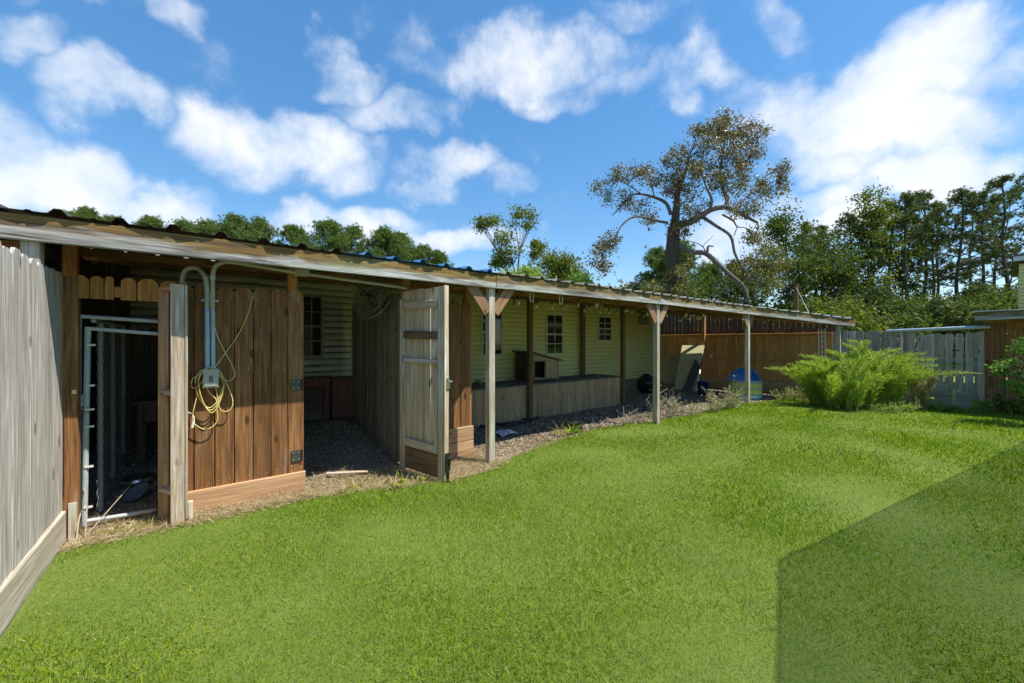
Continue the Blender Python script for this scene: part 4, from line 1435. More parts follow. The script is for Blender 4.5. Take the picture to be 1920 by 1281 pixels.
# kennel side panel, receding along the shed's left wall
SU = -0.70
side = thing('kennel_side_panel', 'pipe framed chicken wire panel receding into the dark kennel', 'kennel panel', (SU, 5.4, 0.1))
for v in (4.95, 5.55, 6.2):
    b = MB()
    b.tube([(SU, v, dirt_z(SU, v) + 0.0), (SU, v, 1.66)], PR, 8)
    b.build('upright', 'painted_pipe', side)
b = MB()
b.tube([(SU, KV + 0.04, 1.67), (SU, 6.3, 1.67)], PR, 8)
b.build('top_rail', 'painted_pipe', side)
b = MB()
hx = 0.05
vv = KV + 0.05
row = 0
while vv < 6.25:
    zz = 0.12
    j = 0
    pts = []
    while zz < 1.64:
        o_ = 0.014 if (j % 2) ^ (row % 2) else -0.014
        pts.append((SU + 0.02, vv + o_, zz))
        pts.append((SU + 0.02, vv + o_, zz + hx * 0.45))
        zz += hx
        j += 1
    b.tube(pts, 0.0013, 3, cap=False)
    vv += 0.05
    row += 1
b.build('chicken_wire', 'wire_grey', side, kind='stuff')

# kennel dog house, bowl and dish
dk = thing('kennel_dog_box', 'dark wooden dog box at the back of the kennel behind the steel bowl', 'dog house', (0.0, 6.1, 0.25))
zk = 0.22
x0, x1 = onV(257, 780, 5.7).x, onV(257, 780, 5.7).x + 0.62
for (lo, hi, nm) in (((x0, 5.7, zk), (x0 + 0.07, 5.72, zk + 0.62), 'front_board'), ((x1 - 0.12, 5.7, zk), (x1, 5.72, zk + 0.62), 'front_board'), ((x0 + 0.07, 5.7, zk + 0.42), (x1 - 0.12, 5.72, zk + 0.62), 'front_board'),
                     ((x0, 5.722, zk), (x0 + 0.02, 6.2, zk + 0.62), 'side_wall'), ((x1 - 0.02, 5.722, zk), (x1, 6.2, zk + 0.62), 'side_wall'), ((x0 + 0.02, 6.18, zk), (x1 - 0.02, 6.2, zk + 0.62), 'rear_wall'), ((x0 - 0.03, 5.66, zk + 0.622), (x1 + 0.03, 6.24, zk + 0.65), 'roof')):
    b = MB()
    b.box(lo, hi)
    b.build(nm, 'dark_wood', dk)
q = onV(258, 830, 5.35)
b = MB()
b.lathe([(0.002, 0.006), (0.09, 0.006), (0.125, 0.065), (0.132, 0.065), (0.12, 0.0), (0.002, 0.0)], 22, Matrix.Translation((q.x, 5.35, dirt_z(q.x, 5.35) + 0.006)))
o = b.build('feed_bowl', 'steel', loc=(q.x, 5.35, dirt_z(q.x, 5.35)), smooth=True)
tag(o, 'shiny steel dog bowl on the kennel floor', 'bowl')
q = onV(258, 857, 5.05)
b = MB()
mm = Matrix.Translation((q.x, 5.05, dirt_z(q.x, 5.05) + 0.058)) @ Matrix.Rotation(R(22), 4, 'X') @ Matrix.Rotation(R(-28), 4, 'Y')
b.lathe([(0.002, 0.0), (0.08, 0.0), (0.095, 0.02), (0.10, 0.02), (0.083, -0.008), (0.002, -0.008)], 22, mm)
o = b.build('tilted_dish', 'dish_blue', loc=(q.x, 5.05, dirt_z(q.x, 5.05)), smooth=True)
tag(o, 'blue grey dish tipped on its edge in the kennel', 'dish')

# ================================================================== conduits, box and yellow cord on the panel
CV = PV - 0.036
cd = thing('wiring_conduit', 'pale conduit pipes bending down the brown pickets to an outlet box', 'conduit', (0.06, CV, 1.2))


def bez(pts, n=8):
    """Catmull-Rom through pts"""
    pts = [Vector(p) for p in pts]
    out = []
    P_ = [pts[0] * 2 - pts[1]] + pts + [pts[-1] * 2 - pts[-2]]
    for i in range(1, len(P_) - 2):
        for k in range(n):
            t = k / n
            a, b2, c2, d2 = P_[i - 1], P_[i], P_[i + 1], P_[i + 2]
            out.append(0.5 * ((2 * b2) + (c2 - a) * t + (2 * a - 5 * b2 + 4 * c2 - d2) * t * t + (3 * b2 - a - 3 * c2 + d2) * t ** 3))
    out.append(pts[-1])
    return out


def pv(px, py, v=CV):
    return onV(px, py, v)


b = MB()
b.tube(bez([pv(389, 700), pv(388.5, 640), pv(388, 575)], 4), 0.019, 12)
b.build('pipe', 'pvc_blue', cd, smooth=True)
b = MB()
b.tube(bez([pv(388, 577), pv(388, 545), pv(385, 521), pv(373, 505, PV + 0.02), pv(357, 503, PV + 0.06), pv(346, 510, PV + 0.08), pv(342, 528, PV + 0.09), pv(342, 560, PV + 0.09)], 6), 0.020, 12)
b.build('pipe_bend', 'pvc_grey', cd, smooth=True)
b = MB()
b.tube(bez([pv(400, 700), pv(399.5, 640), pv(399, 575)], 4), 0.017, 12)
b.build('pipe', 'pvc_blue', cd, smooth=True)
TV = 4.30
b = MB()
b.tube(bez([pv(399, 577), pv(399, 540), pv(399.5, 515), pv(404, 500, CV - 0.05), pv(416, 493, CV - 0.08), pv(437, 492, TV), pv(500, 502, TV), pv(560, 511.5, TV), pv(640, 523, TV), pv(740, 537, TV), pv(762, 541, TV)], 6), 0.018, 12)
b.build('pipe_run', 'pvc_grey', cd, smooth=True)
b = MB()
b.tube(bez([pv(798, 566, 4.36), pv(802, 556, 4.36), pv(812, 548, 4.36), pv(835, 545, 4.36)], 6), 0.014, 10)
b.build('pipe_stub', 'pvc_grey', cd, smooth=True)
q = pv(567, 512, TV)
b = MB()
b.box((q.x - 0.065, TV - 0.035, q.z - 0.03), (q.x + 0.055, TV + 0.035, q.z + 0.03))
b.build('conduit_body', 'box_grey', cd)
q = pv(399, 521)
b = MB()
b.tube([q + Vector((0, 0, -0.02)), q + Vector((0, 0, 0.02))], 0.0215, 12)
b.build('coupling', 'pvc_blue', cd)
for px in (393.5,):
    q = pv(px, 564)
    b = MB()
    b.box((q.x - 0.062, CV - 0.004, q.z - 0.009), (q.x + 0.062, CV + 0.03, q.z + 0.009))
    b.build('strap', 'pvc_grey', cd)
q = pv(395, 710)
b = MB()
b.box((q.x - 0.055, PV - 0.098, q.z - 0.075), (q.x + 0.055, PV - 0.009, q.z + 0.085))
ob = b.build('outlet_box', 'box_grey', cd)
b = MB()
b.box((q.x - 0.045, PV - 0.105, q.z - 0.06), (q.x + 0.045, PV - 0.0985, q.z + 0.06))
ob2 = b.build('outlet_cover', 'box_grey', ob)
b = MB()
b.box((q.x - 0.014, PV - 0.1065, q.z - 0.028), (q.x + 0.016, PV - 0.1055, q.z + 0.032))
b.build('switch_slot', 'outlet_dark', ob)

cord = thing('extension_cord', 'coiled yellow extension cord hanging over the outlet box on the brown pickets', 'cord', (0.08, PV - 0.1, 1.0))
YV = PV - 0.062


def cpt(zx, zy, v=YV):
    """coordinates read off a 2.5625x enlargement of the panel"""
    return onV(280 + zx / 2.5625, 480 + zy / 2.5625, v)


b = MB()
loop = []
for j in range(3 * 24):
    t = j / 24 * 2 * math.pi
    k = j / 24
    cxx, cyy = 285 + 6 * k, 632 + 5 * k
    rx, ry = 62 + 5 * math.sin(k * 2.2), 92 + 7 * k
    loop.append(cpt(cxx + rx * math.sin(t) + 10 * math.sin(2 * t), cyy - ry * math.cos(t), YV - 0.006 * k + 0.006 * math.sin(t)))
b.tube(loop, 0.0046, 6)
b.tube(bez([cpt(320, 540), cpt(365, 600), cpt(400, 690), cpt(392, 735), cpt(360, 748), cpt(335, 725), cpt(322, 650), cpt(300, 560)], 6), 0.0046, 6)
b.tube(bez([cpt(262, 560), cpt(215, 585), cpt(200, 615), cpt(212, 635), cpt(245, 615), cpt(270, 575)], 6), 0.0046, 6)
b.tube(bez([cpt(275, 630), cpt(290, 660), cpt(320, 690), cpt(325, 740), cpt(328, 785), cpt(305, 820), cpt(262, 833), cpt(215, 805), cpt(208, 770), cpt(222, 700), cpt(240, 640)], 6), 0.0046, 6)
b.build('coil', 'yellow_cord', cord, smooth=True)
b = MB()
b.tube(bez([cpt(503, 180, PV - 0.018), cpt(470, 290, PV - 0.02), cpt(420, 390, PV - 0.022), cpt(360, 475, PV - 0.03), cpt(315, 535, PV - 0.09), cpt(290, 560)], 6), 0.0042, 6)
b.tube(bez([cpt(293, 180, PV - 0.06), cpt(300, 270, PV - 0.06), cpt(325, 380, PV - 0.045), cpt(365, 465, PV - 0.03), cpt(400, 530, PV - 0.03), cpt(410, 575, PV - 0.03), cpt(385, 600, PV - 0.03), cpt(350, 590, PV - 0.06), cpt(325, 560)], 6), 0.0042, 6)
b.build('strand', 'yellow_cord', cord, smooth=True)
b = MB()
b.tube(bez([cpt(187, 752, PV - 0.05), cpt(205, 760, PV - 0.04), cpt(215, 780, PV - 0.05), cpt(212, 805, PV - 0.05), cpt(196, 830, PV - 0.03)], 5), 0.005, 6)
b.tube([cpt(212, 800), cpt(206, 825)], 0.011, 8)
b.build('plug_end', 'white_plastic', cord)

# ================================================================== hanging fan
fanc = onV(700, 562, 4.95)
fan = thing('hanging_fan', 'dusty round cage fan hung at a tilt under the roof by the gate', 'fan', fanc)
fm = Matrix.Translation(fanc) @ Matrix.Rotation(R(-62), 4, 'Z') @ Matrix.Rotation(R(64), 4, 'X')
fr = 0.27
for z_, r_ in ((0.07, fr * 0.93), (0.0, fr), (-0.09, fr * 0.86)):
    b = MB()
    b.tube([fm @ Vector((r_ * math.cos(t), r_ * math.sin(t), z_)) for t in np.linspace(0, 2 * math.pi, 33)[:-1]], 0.009 if z_ == 0 else 0.005, 6, closed=True)
    b.build('cage_ring', 'fan_metal', fan)
b = MB()
for k in range(30):
    t = 2 * math.pi * k / 30
    c_, s_ = math.cos(t), math.sin(t)
    b.tube([fm @ Vector((0.05 * c_, 0.05 * s_, 0.095)), fm @ Vector((fr * 0.6 * c_, fr * 0.6 * s_, 0.095)), fm @ Vector((fr * 0.93 * c_, fr * 0.93 * s_, 0.07)), fm @ Vector((fr * c_, fr * s_, 0.0)), fm @ Vector((fr * 0.86 * c_, fr * 0.86 * s_, -0.09)), fm @ Vector((0.07 * c_, 0.07 * s_, -0.11))], 0.0028, 4)
b.build('cage_wires', 'fan_metal', fan, kind='stuff')
for k in range(3):
    t = 2 * math.pi * k / 3
    b = MB()
    vs = []
    for rr in np.linspace(0.05, 0.235, 6):
        wdt = 0.035 + 0.20 * (rr - 0.05)
        for s in (-1, 1):
            ang = t + s * (0.25 + 0.55 * min(1, rr / 0.15))
            vs.append(fm @ Vector((rr * math.cos(ang), rr * math.sin(ang), s * 0.025)))
    b.poly(vs + [v + fm.to_3x3() @ Vector((0, 0, 0.003)) for v in vs], [(2 * i, 2 * i + 1, 2 * i + 3, 2 * i + 2) for i in range(5)] + [(12 + 2 * i, 12 + 2 * i + 2, 12 + 2 * i + 3, 12 + 2 * i + 1) for i in range(5)])
    b.build('blade', 'fan_metal', fan)
b = MB()
b.lathe([(0.002, -0.2), (0.07, -0.19), (0.085, -0.10), (0.07, -0.04), (0.05, 0.04), (0.002, 0.06)], 16, fm)
b.build('motor', 'fan_dark', fan, smooth=True)
b = MB()
top = fm @ Vector((0, 0, -0.15))
b.tube([top, top + Vector((-0.03, 0.02, 0.12)), (top.x - 0.03, top.y + 0.02, roof_z(0, top.y) - 0.02)], 0.014, 8)
b.tube([top, fanc + Vector((-0.2, 0.02, 0.17)), (fanc.x - 0.2, fanc.y + 0.02, roof_z(0, fanc.y) - 0.02)], 0.014, 8)
b.build('bracket', 'fan_dark', fan)

# ================================================================== cabinets against the house in the stall
for k, (a, c, lab) in enumerate(((561, 616, 'open fronted reddish hutch below the stall window'), (623, 668, 'closed reddish brown cabinet in the corner of the stall'))):
    v = 6.62
    p0, p1 = onV(a, 712, v), onV(c, 780, v)
    z0, z1 = dirt_z(0.8, 6.6) - 0.0, p0.z
    cb = thing('stall_cabinet', lab, 'cabinet', ((p0.x + p1.x) / 2, v, z0))
    b = MB()
    if k == 0:
        b.box((p0.x, v, z1 - 0.13), (p1.x, v + 0.02, z1))
        b.box((p1.x - 0.06, v, z0), (p1.x, v + 0.02, z1 - 0.13))
        b.box((p0.x, v, z0), (p0.x + 0.06, v + 0.02, z1 - 0.13))
    else:
        b.box((p0.x, v, z0 + 0.02), (p1.x, v + 0.02, z1))
    b.build('front_panel', 'reddish_panel', cb)
    b = MB()
    b.box((p0.x - 0.02, v - 0.02, z1 + 0.001), (p1.x + 0.04, HV - 0.04, z1 + 0.03))
    b.build('top_board', 'dark_wood', cb)
    b = MB()
    b.box((p0.x, v + 0.022, z0), (p0.x + 0.018, HV - 0.04, z1))
    b.build('side_panel', 'dark_wood', cb)
    b = MB()
    b.box((p1.x - 0.018, v + 0.022, z0), (p1.x, HV - 0.04, z1))
    b.build('side_panel', 'dark_wood', cb)
    if k == 0:
        b = MB()
        q = onV(594, 726, v - 0.012)
        b.tube([(q.x - 0.05, v, q.z), (q.x - 0.05, v - 0.025, q.z), (q.x + 0.05, v - 0.025, q.z), (q.x + 0.05, v, q.z)], 0.006, 6)
        b.build('handle', 'steel', cb)
o = plank('skirt_plank', None, (HU0, HV - 0.06, 0.65), (1.9, HV - 0.06, 0.65), 0.42, 0.02, (0, -1, 0), 'dark_wood')
tag(o, 'dark board skirting under the soiled siding in the stall', 'board')

# ================================================================== things stored at the far end
# garbage bag
q = onG(1213, 736)
q = Vector((q.x, q.y, 0))
b = MB()
rows, cols = 12, 18
for i in range(rows + 1):
    t = i / rows
    r_ = 0.36 * math.sin(math.pi * (0.12 + 0.80 * t)) ** 0.7 * (1 if t < 0.85 else 0.55)
    for j in range(cols):
        an = 2 * math.pi * j / cols
        k = 1 + 0.10 * mnoise.noise((math.cos(an) * 2.2, math.sin(an) * 2.2, t * 4))
        b.v.append((q.x + r_ * k * math.cos(an), q.y + r_ * k * math.sin(an), 0.0 + 0.55 * t + 0.02 * mnoise.noise((an, t * 3, 1))))
for i in range(rows):
    for j in range(cols):
        b.f.append((i * cols + j, i * cols + (j + 1) % cols, (i + 1) * cols + (j + 1) % cols, (i + 1) * cols + j))
b.f.append(tuple(range(cols)))
b.f.append(tuple(rows * cols + j for j in range(cols)))
o = b.build('rubbish_bag', 'black_plastic', loc=(q.x, q.y, 0), smooth=True)
tag(o, 'full black plastic rubbish bag against the corner of the yellow house', 'bag')


def leaning(name, label, cat, bl, br, tr, tl, depth0, depth1, thick, mat):
    """slab whose lower corners stand at depth0 and upper corners at depth1 (depths from the fence it leans on)"""
    pts = [onU(*bl, depth0), onU(*br, depth0), onU(*tr, depth1), onU(*tl, depth1)]
    n_ = (pts[1] - pts[0]).cross(pts[3] - pts[0]).normalized()
    b = MB()
    b.poly(pts + [p + n_ * thick for p in pts], [(0, 1, 2, 3), (7, 6, 5, 4), (0, 4, 5, 1), (1, 5, 6, 2), (2, 6, 7, 3), (3, 7, 4, 0)])
    o = b.build(name, mat, loc=pts[0])
    tag(o, label, cat)
    return o, pts, n_


LU0, LU1 = 12.3, 13.1
o, pts, n_ = leaning('leaning_door', 'cream slab door leaning against the orange fence', 'door', (1264, 737.5), (1303, 739), (1321, 649), (1280, 649), LU0 - 0.55, LU1, 0.04, 'door_cream')
b = MB()
kp = pts[0] * 0.45 + pts[3] * 0.5 + (pts[1] - pts[0]) * 0.12
b.lathe([(0.0, 0), (0.03, 0.0), (0.03, 0.01), (0.0, 0.01)], 10, Matrix.Translation(kp - n_ * 0.008) @ n_.to_track_quat('Z', 'Y').to_matrix().to_4x4())
b.build('lock_hole', 'outlet_dark', o)
leaning('ribbed_sheet', 'ribbed dark grey panel leaning diagonally across the cream door', 'panel', (1277, 739), (1293, 741), (1318, 679), (1303, 675), LU0 - 0.75, LU1 - 0.45, 0.03, 'mat_grey')
leaning('white_strip', 'thin white board leaning behind the dark grey panel', 'board', (1299, 740), (1307, 741), (1314, 694), (1309, 690), LU0 - 0.62, LU1 - 0.25, 0.015, 'white_plastic')
# round tabletop
ctr = onU(1259, 709, LU1 - 0.02)
b = MB()
rim = [(ctr.x + 0.16 * math.sin(t) * 1.0 + 0.03, ctr.y + 0.50 * math.cos(t), max(0.0, 0.52 + 0.56 * math.sin(t))) for t in np.linspace(0, 2 * math.pi, 37)[:-1]]
b.poly(rim + [(x + 0.03, y, z) for x, y, z in rim], [tuple(range(36)), tuple(reversed(range(36, 72)))] + [(i, (i + 1) % 36, (i + 1) % 36 + 36, i + 36) for i in range(36)])
o = b.build('round_tabletop', 'board_tan', loc=(ctr.x, ctr.y, 0))
tag(o, 'round tan tabletop propped against the orange fence behind the rubbish bag', 'tabletop')
# bucket
q = onG(1318, 739)
bk = thing('blue_bucket', 'navy blue plastic bucket beside the leaning door', 'bucket', q)
b = MB()
b.lathe([(0.002, 0.0), (0.125, 0.0), (0.15, 0.33), (0.158, 0.33), (0.158, 0.355), (0.146, 0.355), (0.12, 0.012), (0.002, 0.012)], 24, Matrix.Translation(q))
b.build('body', 'bucket_blue', bk, smooth=True)
b = MB()
b.tube([q + Vector((0.158 * math.cos(t), 0.158 * math.sin(t) * 0.9, 0.32 - 0.13 * math.sin(t))) for t in np.linspace(0, math.pi, 12)], 0.004, 5)
b.build('handle', 'wire_grey', bk)
b = MB()
sv = (Vector((0, 0, q.z)) - Vector((q.x, q.y, q.z))).normalized()
aa = math.atan2(sv.y, sv.x)
for i in range(5):
    t0, t1 = aa - 0.5 + i * 0.2, aa - 0.5 + (i + 1) * 0.2 - 0.05
    zz0 = 0.13 + 0.02 * (i % 2)
    b.poly([q + Vector((0.1395 * math.cos(t0), 0.1395 * math.sin(t0), zz0)), q + Vector((0.1395 * math.cos(t1), 0.1395 * math.sin(t1), zz0)), q + Vector((0.144 * math.cos(t1), 0.144 * math.sin(t1), zz0 + 0.07)), q + Vector((0.144 * math.cos(t0), 0.144 * math.sin(t0), zz0 + 0.07))], [(0, 1, 2, 3)])
b.build('printed_band', 'tub_white', bk)
# striped tub with a blue lid
q = onG(1407, 752)
q = q + Vector((0.55, 0.35, 0))
tb = thing('striped_tub', 'round white and green striped tub with a blue dished lid standing in it', 'tub', q)
lvl = [(0.0, 0.13, 'tub_teal'), (0.13, 0.25, 'tub_green'), (0.25, 0.30, 'tub_white'), (0.30, 0.40, 'tub_green'), (0.40, 0.48, 'tub_white')]
for (za, zb, m) in lvl:
    b = MB()
    b.lathe([(0.40, za), (0.405, (za + zb) / 2), (0.40, zb)], 32, Matrix.Translation(q))
    b.build('band', m, tb, smooth=True)
b = MB()
b.lathe([(0.002, 0.01), (0.395, 0.01), (0.392, 0.485), (0.415, 0.485), (0.415, 0.465), (0.40, 0.46)], 32, Matrix.Translation(q))
b.build('liner', 'tub_white', tb, smooth=True)
tosc = Vector((-q.x, -q.y, 0)).normalized()
lm = Matrix.Translation(q + Vector((0, 0, 0.42)) - tosc * 0.12) @ Matrix.Rotation(math.atan2(tosc.y, tosc.x), 4, 'Z') @ Matrix.Rotation(R(80), 4, 'Y')
b = MB()
b.lathe([(0.002, -0.05), (0.30, -0.05), (0.345, 0.0), (0.37, 0.01), (0.375, -0.005), (0.35, -0.02), (0.31, -0.07), (0.002, -0.07)], 32, lm)
b.build('lid', 'blue_plastic', tb, smooth=True)
# white cup-like light on the fence
q = onU(1334, 667, EU - 0.05)
b = MB()
b.lathe([(0.002, -0.07), (0.04, -0.07), (0.045, 0.0), (0.03, 0.06), (0.002, 0.07)], 12, Matrix.Translation((EU - 0.06, q.y, q.z)))
o = b.build('fence_fixture', 'white_plastic', smooth=True)
tag(o, 'small white fixture on the orange fence beside its post', 'fixture')
# trellis at the end
tl = thing('white_trellis', 'narrow white wire trellis at the end post of the shelter', 'trellis', (12.9, 2.7, 0))
qa = onU(1541, 640, 12.85)
for dy in (-0.07, 0.0, 0.07):
    b = MB()
    b.tube([(12.85, qa.y + dy, 0), (12.85, qa.y + dy, 1.85)], 0.008, 6)
    b.build('upright', 'white_plastic', tl)
for k in range(13):
    b = MB()
    b.tube([(12.85, qa.y - 0.07, 0.1 + k * 0.14), (12.85, qa.y + 0.07, 0.1 + k * 0.14)], 0.006, 5)
    b.build('rung', 'white_plastic', tl)

# utility pole with guy wire behind the roof
q = onD(1493, 640, 19.0)
up = thing('utility_stub_pole', 'short brown pole rising behind the shelter roof with a guy wire', 'pole', (q.x, q.y, 0))
b = MB()
topz = onD(1493, 533, 19.0).z
b.tube([(q.x, q.y, -0.1), (q.x, q.y, topz)], [0.12, 0.10], 12)
b.build('pole', 'pole_wood', up)
b = MB()
w1 = onV(1551, 598, 4.4)
b.tube([(q.x, q.y, topz - 0.15), Vector((13.6, 3.6, 2.30))], 0.012, 6)
b.build('guy_wire', 'galvanised', up)

# hose
hs_ = [onG(x, y, 0.02) for x, y in ((890, 792), (915, 800), (940, 793), (960, 792), (985, 790), (1005, 784), (1009, 779), (1000, 774), (980, 777), (974, 781), (985, 786), (1000, 788), (975, 794), (945, 797), (915, 789), (893, 798))]
b = MB()
b.tube(bez([Vector((p.x, p.y, dirt_z(p.x, p.y) + 0.022 + 0.010 * (k % 2))) for k, p in enumerate(hs_)], 6), 0.018, 8)
o = b.build('garden_hose', 'hose_black', smooth=True)
tag(o, 'black hose coiled loosely on the gravel under the deck front', 'hose')
# crumpled plastic
q = onG(948, 813)
b = MB()
for i in range(9):
    for j in range(9):
        x, y = (i / 8 - 0.5) * 0.34, (j / 8 - 0.5) * 0.30
        b.v.append((q.x + x, q.y + y, dirt_z(q.x, q.y) + max(0.0, 0.075 - 0.3 * (x * x + y * y) ** 0.5) + 0.05 * abs(mnoise.noise((x * 14, y * 14, 0.7)))))
b.f = [(i * 9 + j, (i + 1) * 9 + j, (i + 1) * 9 + j + 1, i * 9 + j + 1) for i in range(8) for j in range(8)]
o = b.build('plastic_sheet', 'bag_white', loc=(q.x, q.y, 0))
tag(o, 'crumpled pale plastic sheet on the dirt behind the near post', 'plastic sheet')
# pale pieces of wood lying in the stall doorway
for (x0, y0, x1, y1, w, lab) in ((612, 888, 690, 884, 0.05, 'pale split board lying in the straw of the wide doorway'), (175, 977, 288, 958, 0.03, 'pale stick lying across the kennel threshold')):
    a, c = onG(x0, y0, 0.04), onG(x1, y1, 0.05)
    o = plank('loose_board', None, a, c, w, 0.016, (0, 0, 1), 'gate_rail')
    tag(o, lab, 'board')

# ================================================================== vegetation helpers
def tubes_np(b, p0, p1, r0, r1, n=5):
    b.tube([p0, p1], [r0, r1], n, cap=False)


def limb(b, pts, r0, r1, n=7):
    pts = bez(pts, 4) if len(pts) > 2 else [Vector(p) for p in pts]
    k = len(pts)
    b.tube(pts, [r0 + (r1 - r0) * i / (k - 1) for i in range(k)], n)
    return pts


def tuft_tris(c, k, ln, wd, rng, up=0.35):
    """needle tufts: k thin triangles radiating from every centre"""
    n = len(c)
    cc = np.repeat(c, k, axis=0)
    d = unit(rng.normal(size=(n * k, 3)) + np.array([0, 0, up]))
    l_ = ln * rng.uniform(0.6, 1.25, (n * k, 1))
    return tri_blades(cc - d * l_ * 0.1, cc + d * l_, wd * rng.uniform(0.7, 1.4, (n * k, 1)), rng)


def pine(name, label, base, H, cs, Rc, seed, mat, dens=1.0, group=None, sparse=False, tr=0.16, cat='tree'):
    rng = np.random.default_rng(seed)
    rd = random.Random(seed)
    t = thing(name, label, cat, base, group)
    base = Vector(base)
    b = MB()
    lean_ = Vector((rd.uniform(-.03, .03), rd.uniform(-.03, .03), 1))
    tp = [base + lean_ * (H * k / 6) + Vector((rd.uniform(-.12, .12), rd.uniform(-.12, .12), 0)) * (1 if 0 < k < 6 else 0) for k in range(7)]
    tp[0].z -= 0.1
    spine = limb(b, tp, tr, 0.035, 7)
    tips = []

    def at(f):
        i = f * (len(spine) - 1)
        k = min(int(i), len(spine) - 2)
        return spine[k].lerp(spine[k + 1], i - k)
    nb = int((27 if sparse else 46) * dens)
    for k in range(nb):
        f = cs + (1 - cs) * ((k + rd.random()) / nb) ** 0.9
        az_ = rd.uniform(0, 2 * math.pi)
        g = (f - cs) / (1 - cs)
        prof = (0.45 + 0.75 * math.sin(math.pi * min(1, g * 0.85 + 0.18))) * (1 - 0.55 * g ** 3)
        L = Rc * prof * rd.uniform(0.55, 1.1)
        rise = (rd.uniform(0.3, 0.8) if sparse else rd.uniform(0.1, 0.5)) + 0.5 * g
        p0 = at(f)
        hd_ = Vector((math.cos(az_), math.sin(az_), 0))
        p1 = p0 + hd_ * L * 0.5 + Vector((0, 0, L * rise * 0.25))
        p2 = p0 + hd_ * L * 0.95 + Vector((0, 0, L * rise * 0.75))
        limb(b, [p0, p1, p2], 0.05 * (1.1 - g * 0.7), 0.012, 4)
        ns = 3 if sparse else 4
        for s in range(ns):
            q = p1.lerp(p2, 0.25 + 0.75 * s / (ns - 1)) if ns > 1 else p2
            q = q + Vector((rd.gauss(0, .16), rd.gauss(0, .16), rd.gauss(0.05, .12))) * L * 0.55
            tips.append((q, p1.lerp(p2, 0.5)))
    for k in range(4):
        tips.append((at(0.985) + Vector((rd.gauss(0, .2), rd.gauss(0, .2), rd.uniform(-.1, .35))), at(0.97)))
    for q, r_ in tips:
        b.tube([r_, q], [0.018, 0.008], 3, cap=False)
    b.build('trunk', 'bark_pine', t)
    cen = []
    for q, _ in tips:
        m = 9 if sparse else 10
        s = 0.13 if sparse else 0.26
        cen.append(np.array(q) + rng.normal(size=(m, 3)) * np.array([s, s, s * 0.7]))
    cen = np.concatenate(cen)
    np_mesh('crown', tuft_tris(cen, 15, 0.20 if sparse else 0.26, 0.040, rng, 0.6 if sparse else 0.35), 3, mat, t, tuple(base))
    return t


def broad(name, label, base, H, crown, seed, mat, leaf=0.16, nclump=26, per=260, group=None, bark='bark', tr=0.14, spread=0.42, cat='tree', flat=0.75):
    """crown: list of (centre offset, (rx, ry, rz)) ellipsoids"""
    rng = np.random.default_rng(seed)
    rd = random.Random(seed)
    t = thing(name, label, cat, base, group)
    base = Vector(base)
    b = MB()
    fork = base + Vector((rd.uniform(-.15, .15), rd.uniform(-.15, .15), H * 0.42))
    limb(b, [base - Vector((0, 0, 0.1)), base.lerp(fork, 0.5) + Vector((rd.uniform(-.1, .1), rd.uniform(-.1, .1), 0)), fork], tr, tr * 0.7, 8)
    cen = []
    for (off, rr) in crown:
        c0 = base + Vector(off)
        hub = fork.lerp(c0, 0.55) + Vector((rd.gauss(0, .1), rd.gauss(0, .1), 0))
        limb(b, [fork - Vector((0, 0, 0.1)), fork.lerp(hub, 0.5) + Vector((rd.gauss(0, .1), rd.gauss(0, .1), 0.1)), hub], tr * 0.55, tr * 0.3, 6)
        n = max(4, int(nclump / len(crown)))
        for k in range(n):
            d = unit(rng.normal(size=(1, 3)))[0]
            rad = rng.uniform(0.45, 1.0) ** 0.6
            q = c0 + Vector((d[0] * rr[0], d[1] * rr[1], d[2] * rr[2])) * rad
            mid = hub.lerp(q, 0.5) + Vector((rd.gauss(0, .12), rd.gauss(0, .12), -0.05 * rd.random()))
            limb(b, [hub, mid, q], tr * 0.2, 0.010, 4)
            s = spread * rng.uniform(0.6, 1.25) * min(1.0, (rr[0] + rr[2]) / 2.4 + 0.25)
            m = int(per * rng.uniform(0.6, 1.3))
            g = rng.normal(size=(m, 3)) * np.array([s, s, s * flat])
            cen.append(np.array(q) + g)
    b.build('trunk', bark, t)
    np_mesh('crown', leaf_quads(np.concatenate(cen), leaf, 0.55, rng, 0.25), 4, mat, t, tuple(base))
    return t


# ================================================================== pines behind the house (left)
LP = [(175, 394, 40), (213, 408, 42), (278, 410, 39), (341, 417, 41), (393, 418, 40), (450, 407, 38), (490, 414, 42), (549, 425, 39), (610, 416, 38), (655, 424, 41), (712, 431, 38), (750, 440, 41), (789, 466, 42), (825, 474, 43), (130, 402, 42), (90, 404, 40)]
ORD = ['first', 'second', 'third', 'fourth', 'fifth', 'sixth', 'seventh', 'eighth', 'ninth', 'tenth', 'eleventh', 'twelfth', 'thirteenth', 'fourteenth', 'fifteenth', 'sixteenth']
LP.sort(key=lambda r_: -r_[0])
for k, (px, py, D) in enumerate(LP):
    p = onD(px, py, D)
    pine('pine_tree', 'rounded green pine, %s from the forked tree in the row behind the house' % ORD[k], (p.x, p.y, 0), p.z - 0.25, 0.45, 2.5 if k != 0 else 1.7, 100 + k, 'pine_bright', 1.5, 'pines in a row behind the house', tr=0.18)

# ================================================================== centre trees
p = onD(968, 560, 26)
sc = 26 / F
def off(px, py, d=0.0):
    q = onD(px, py, 26 + d)
    return (q.x - p.x, q.y - p.y, q.z)


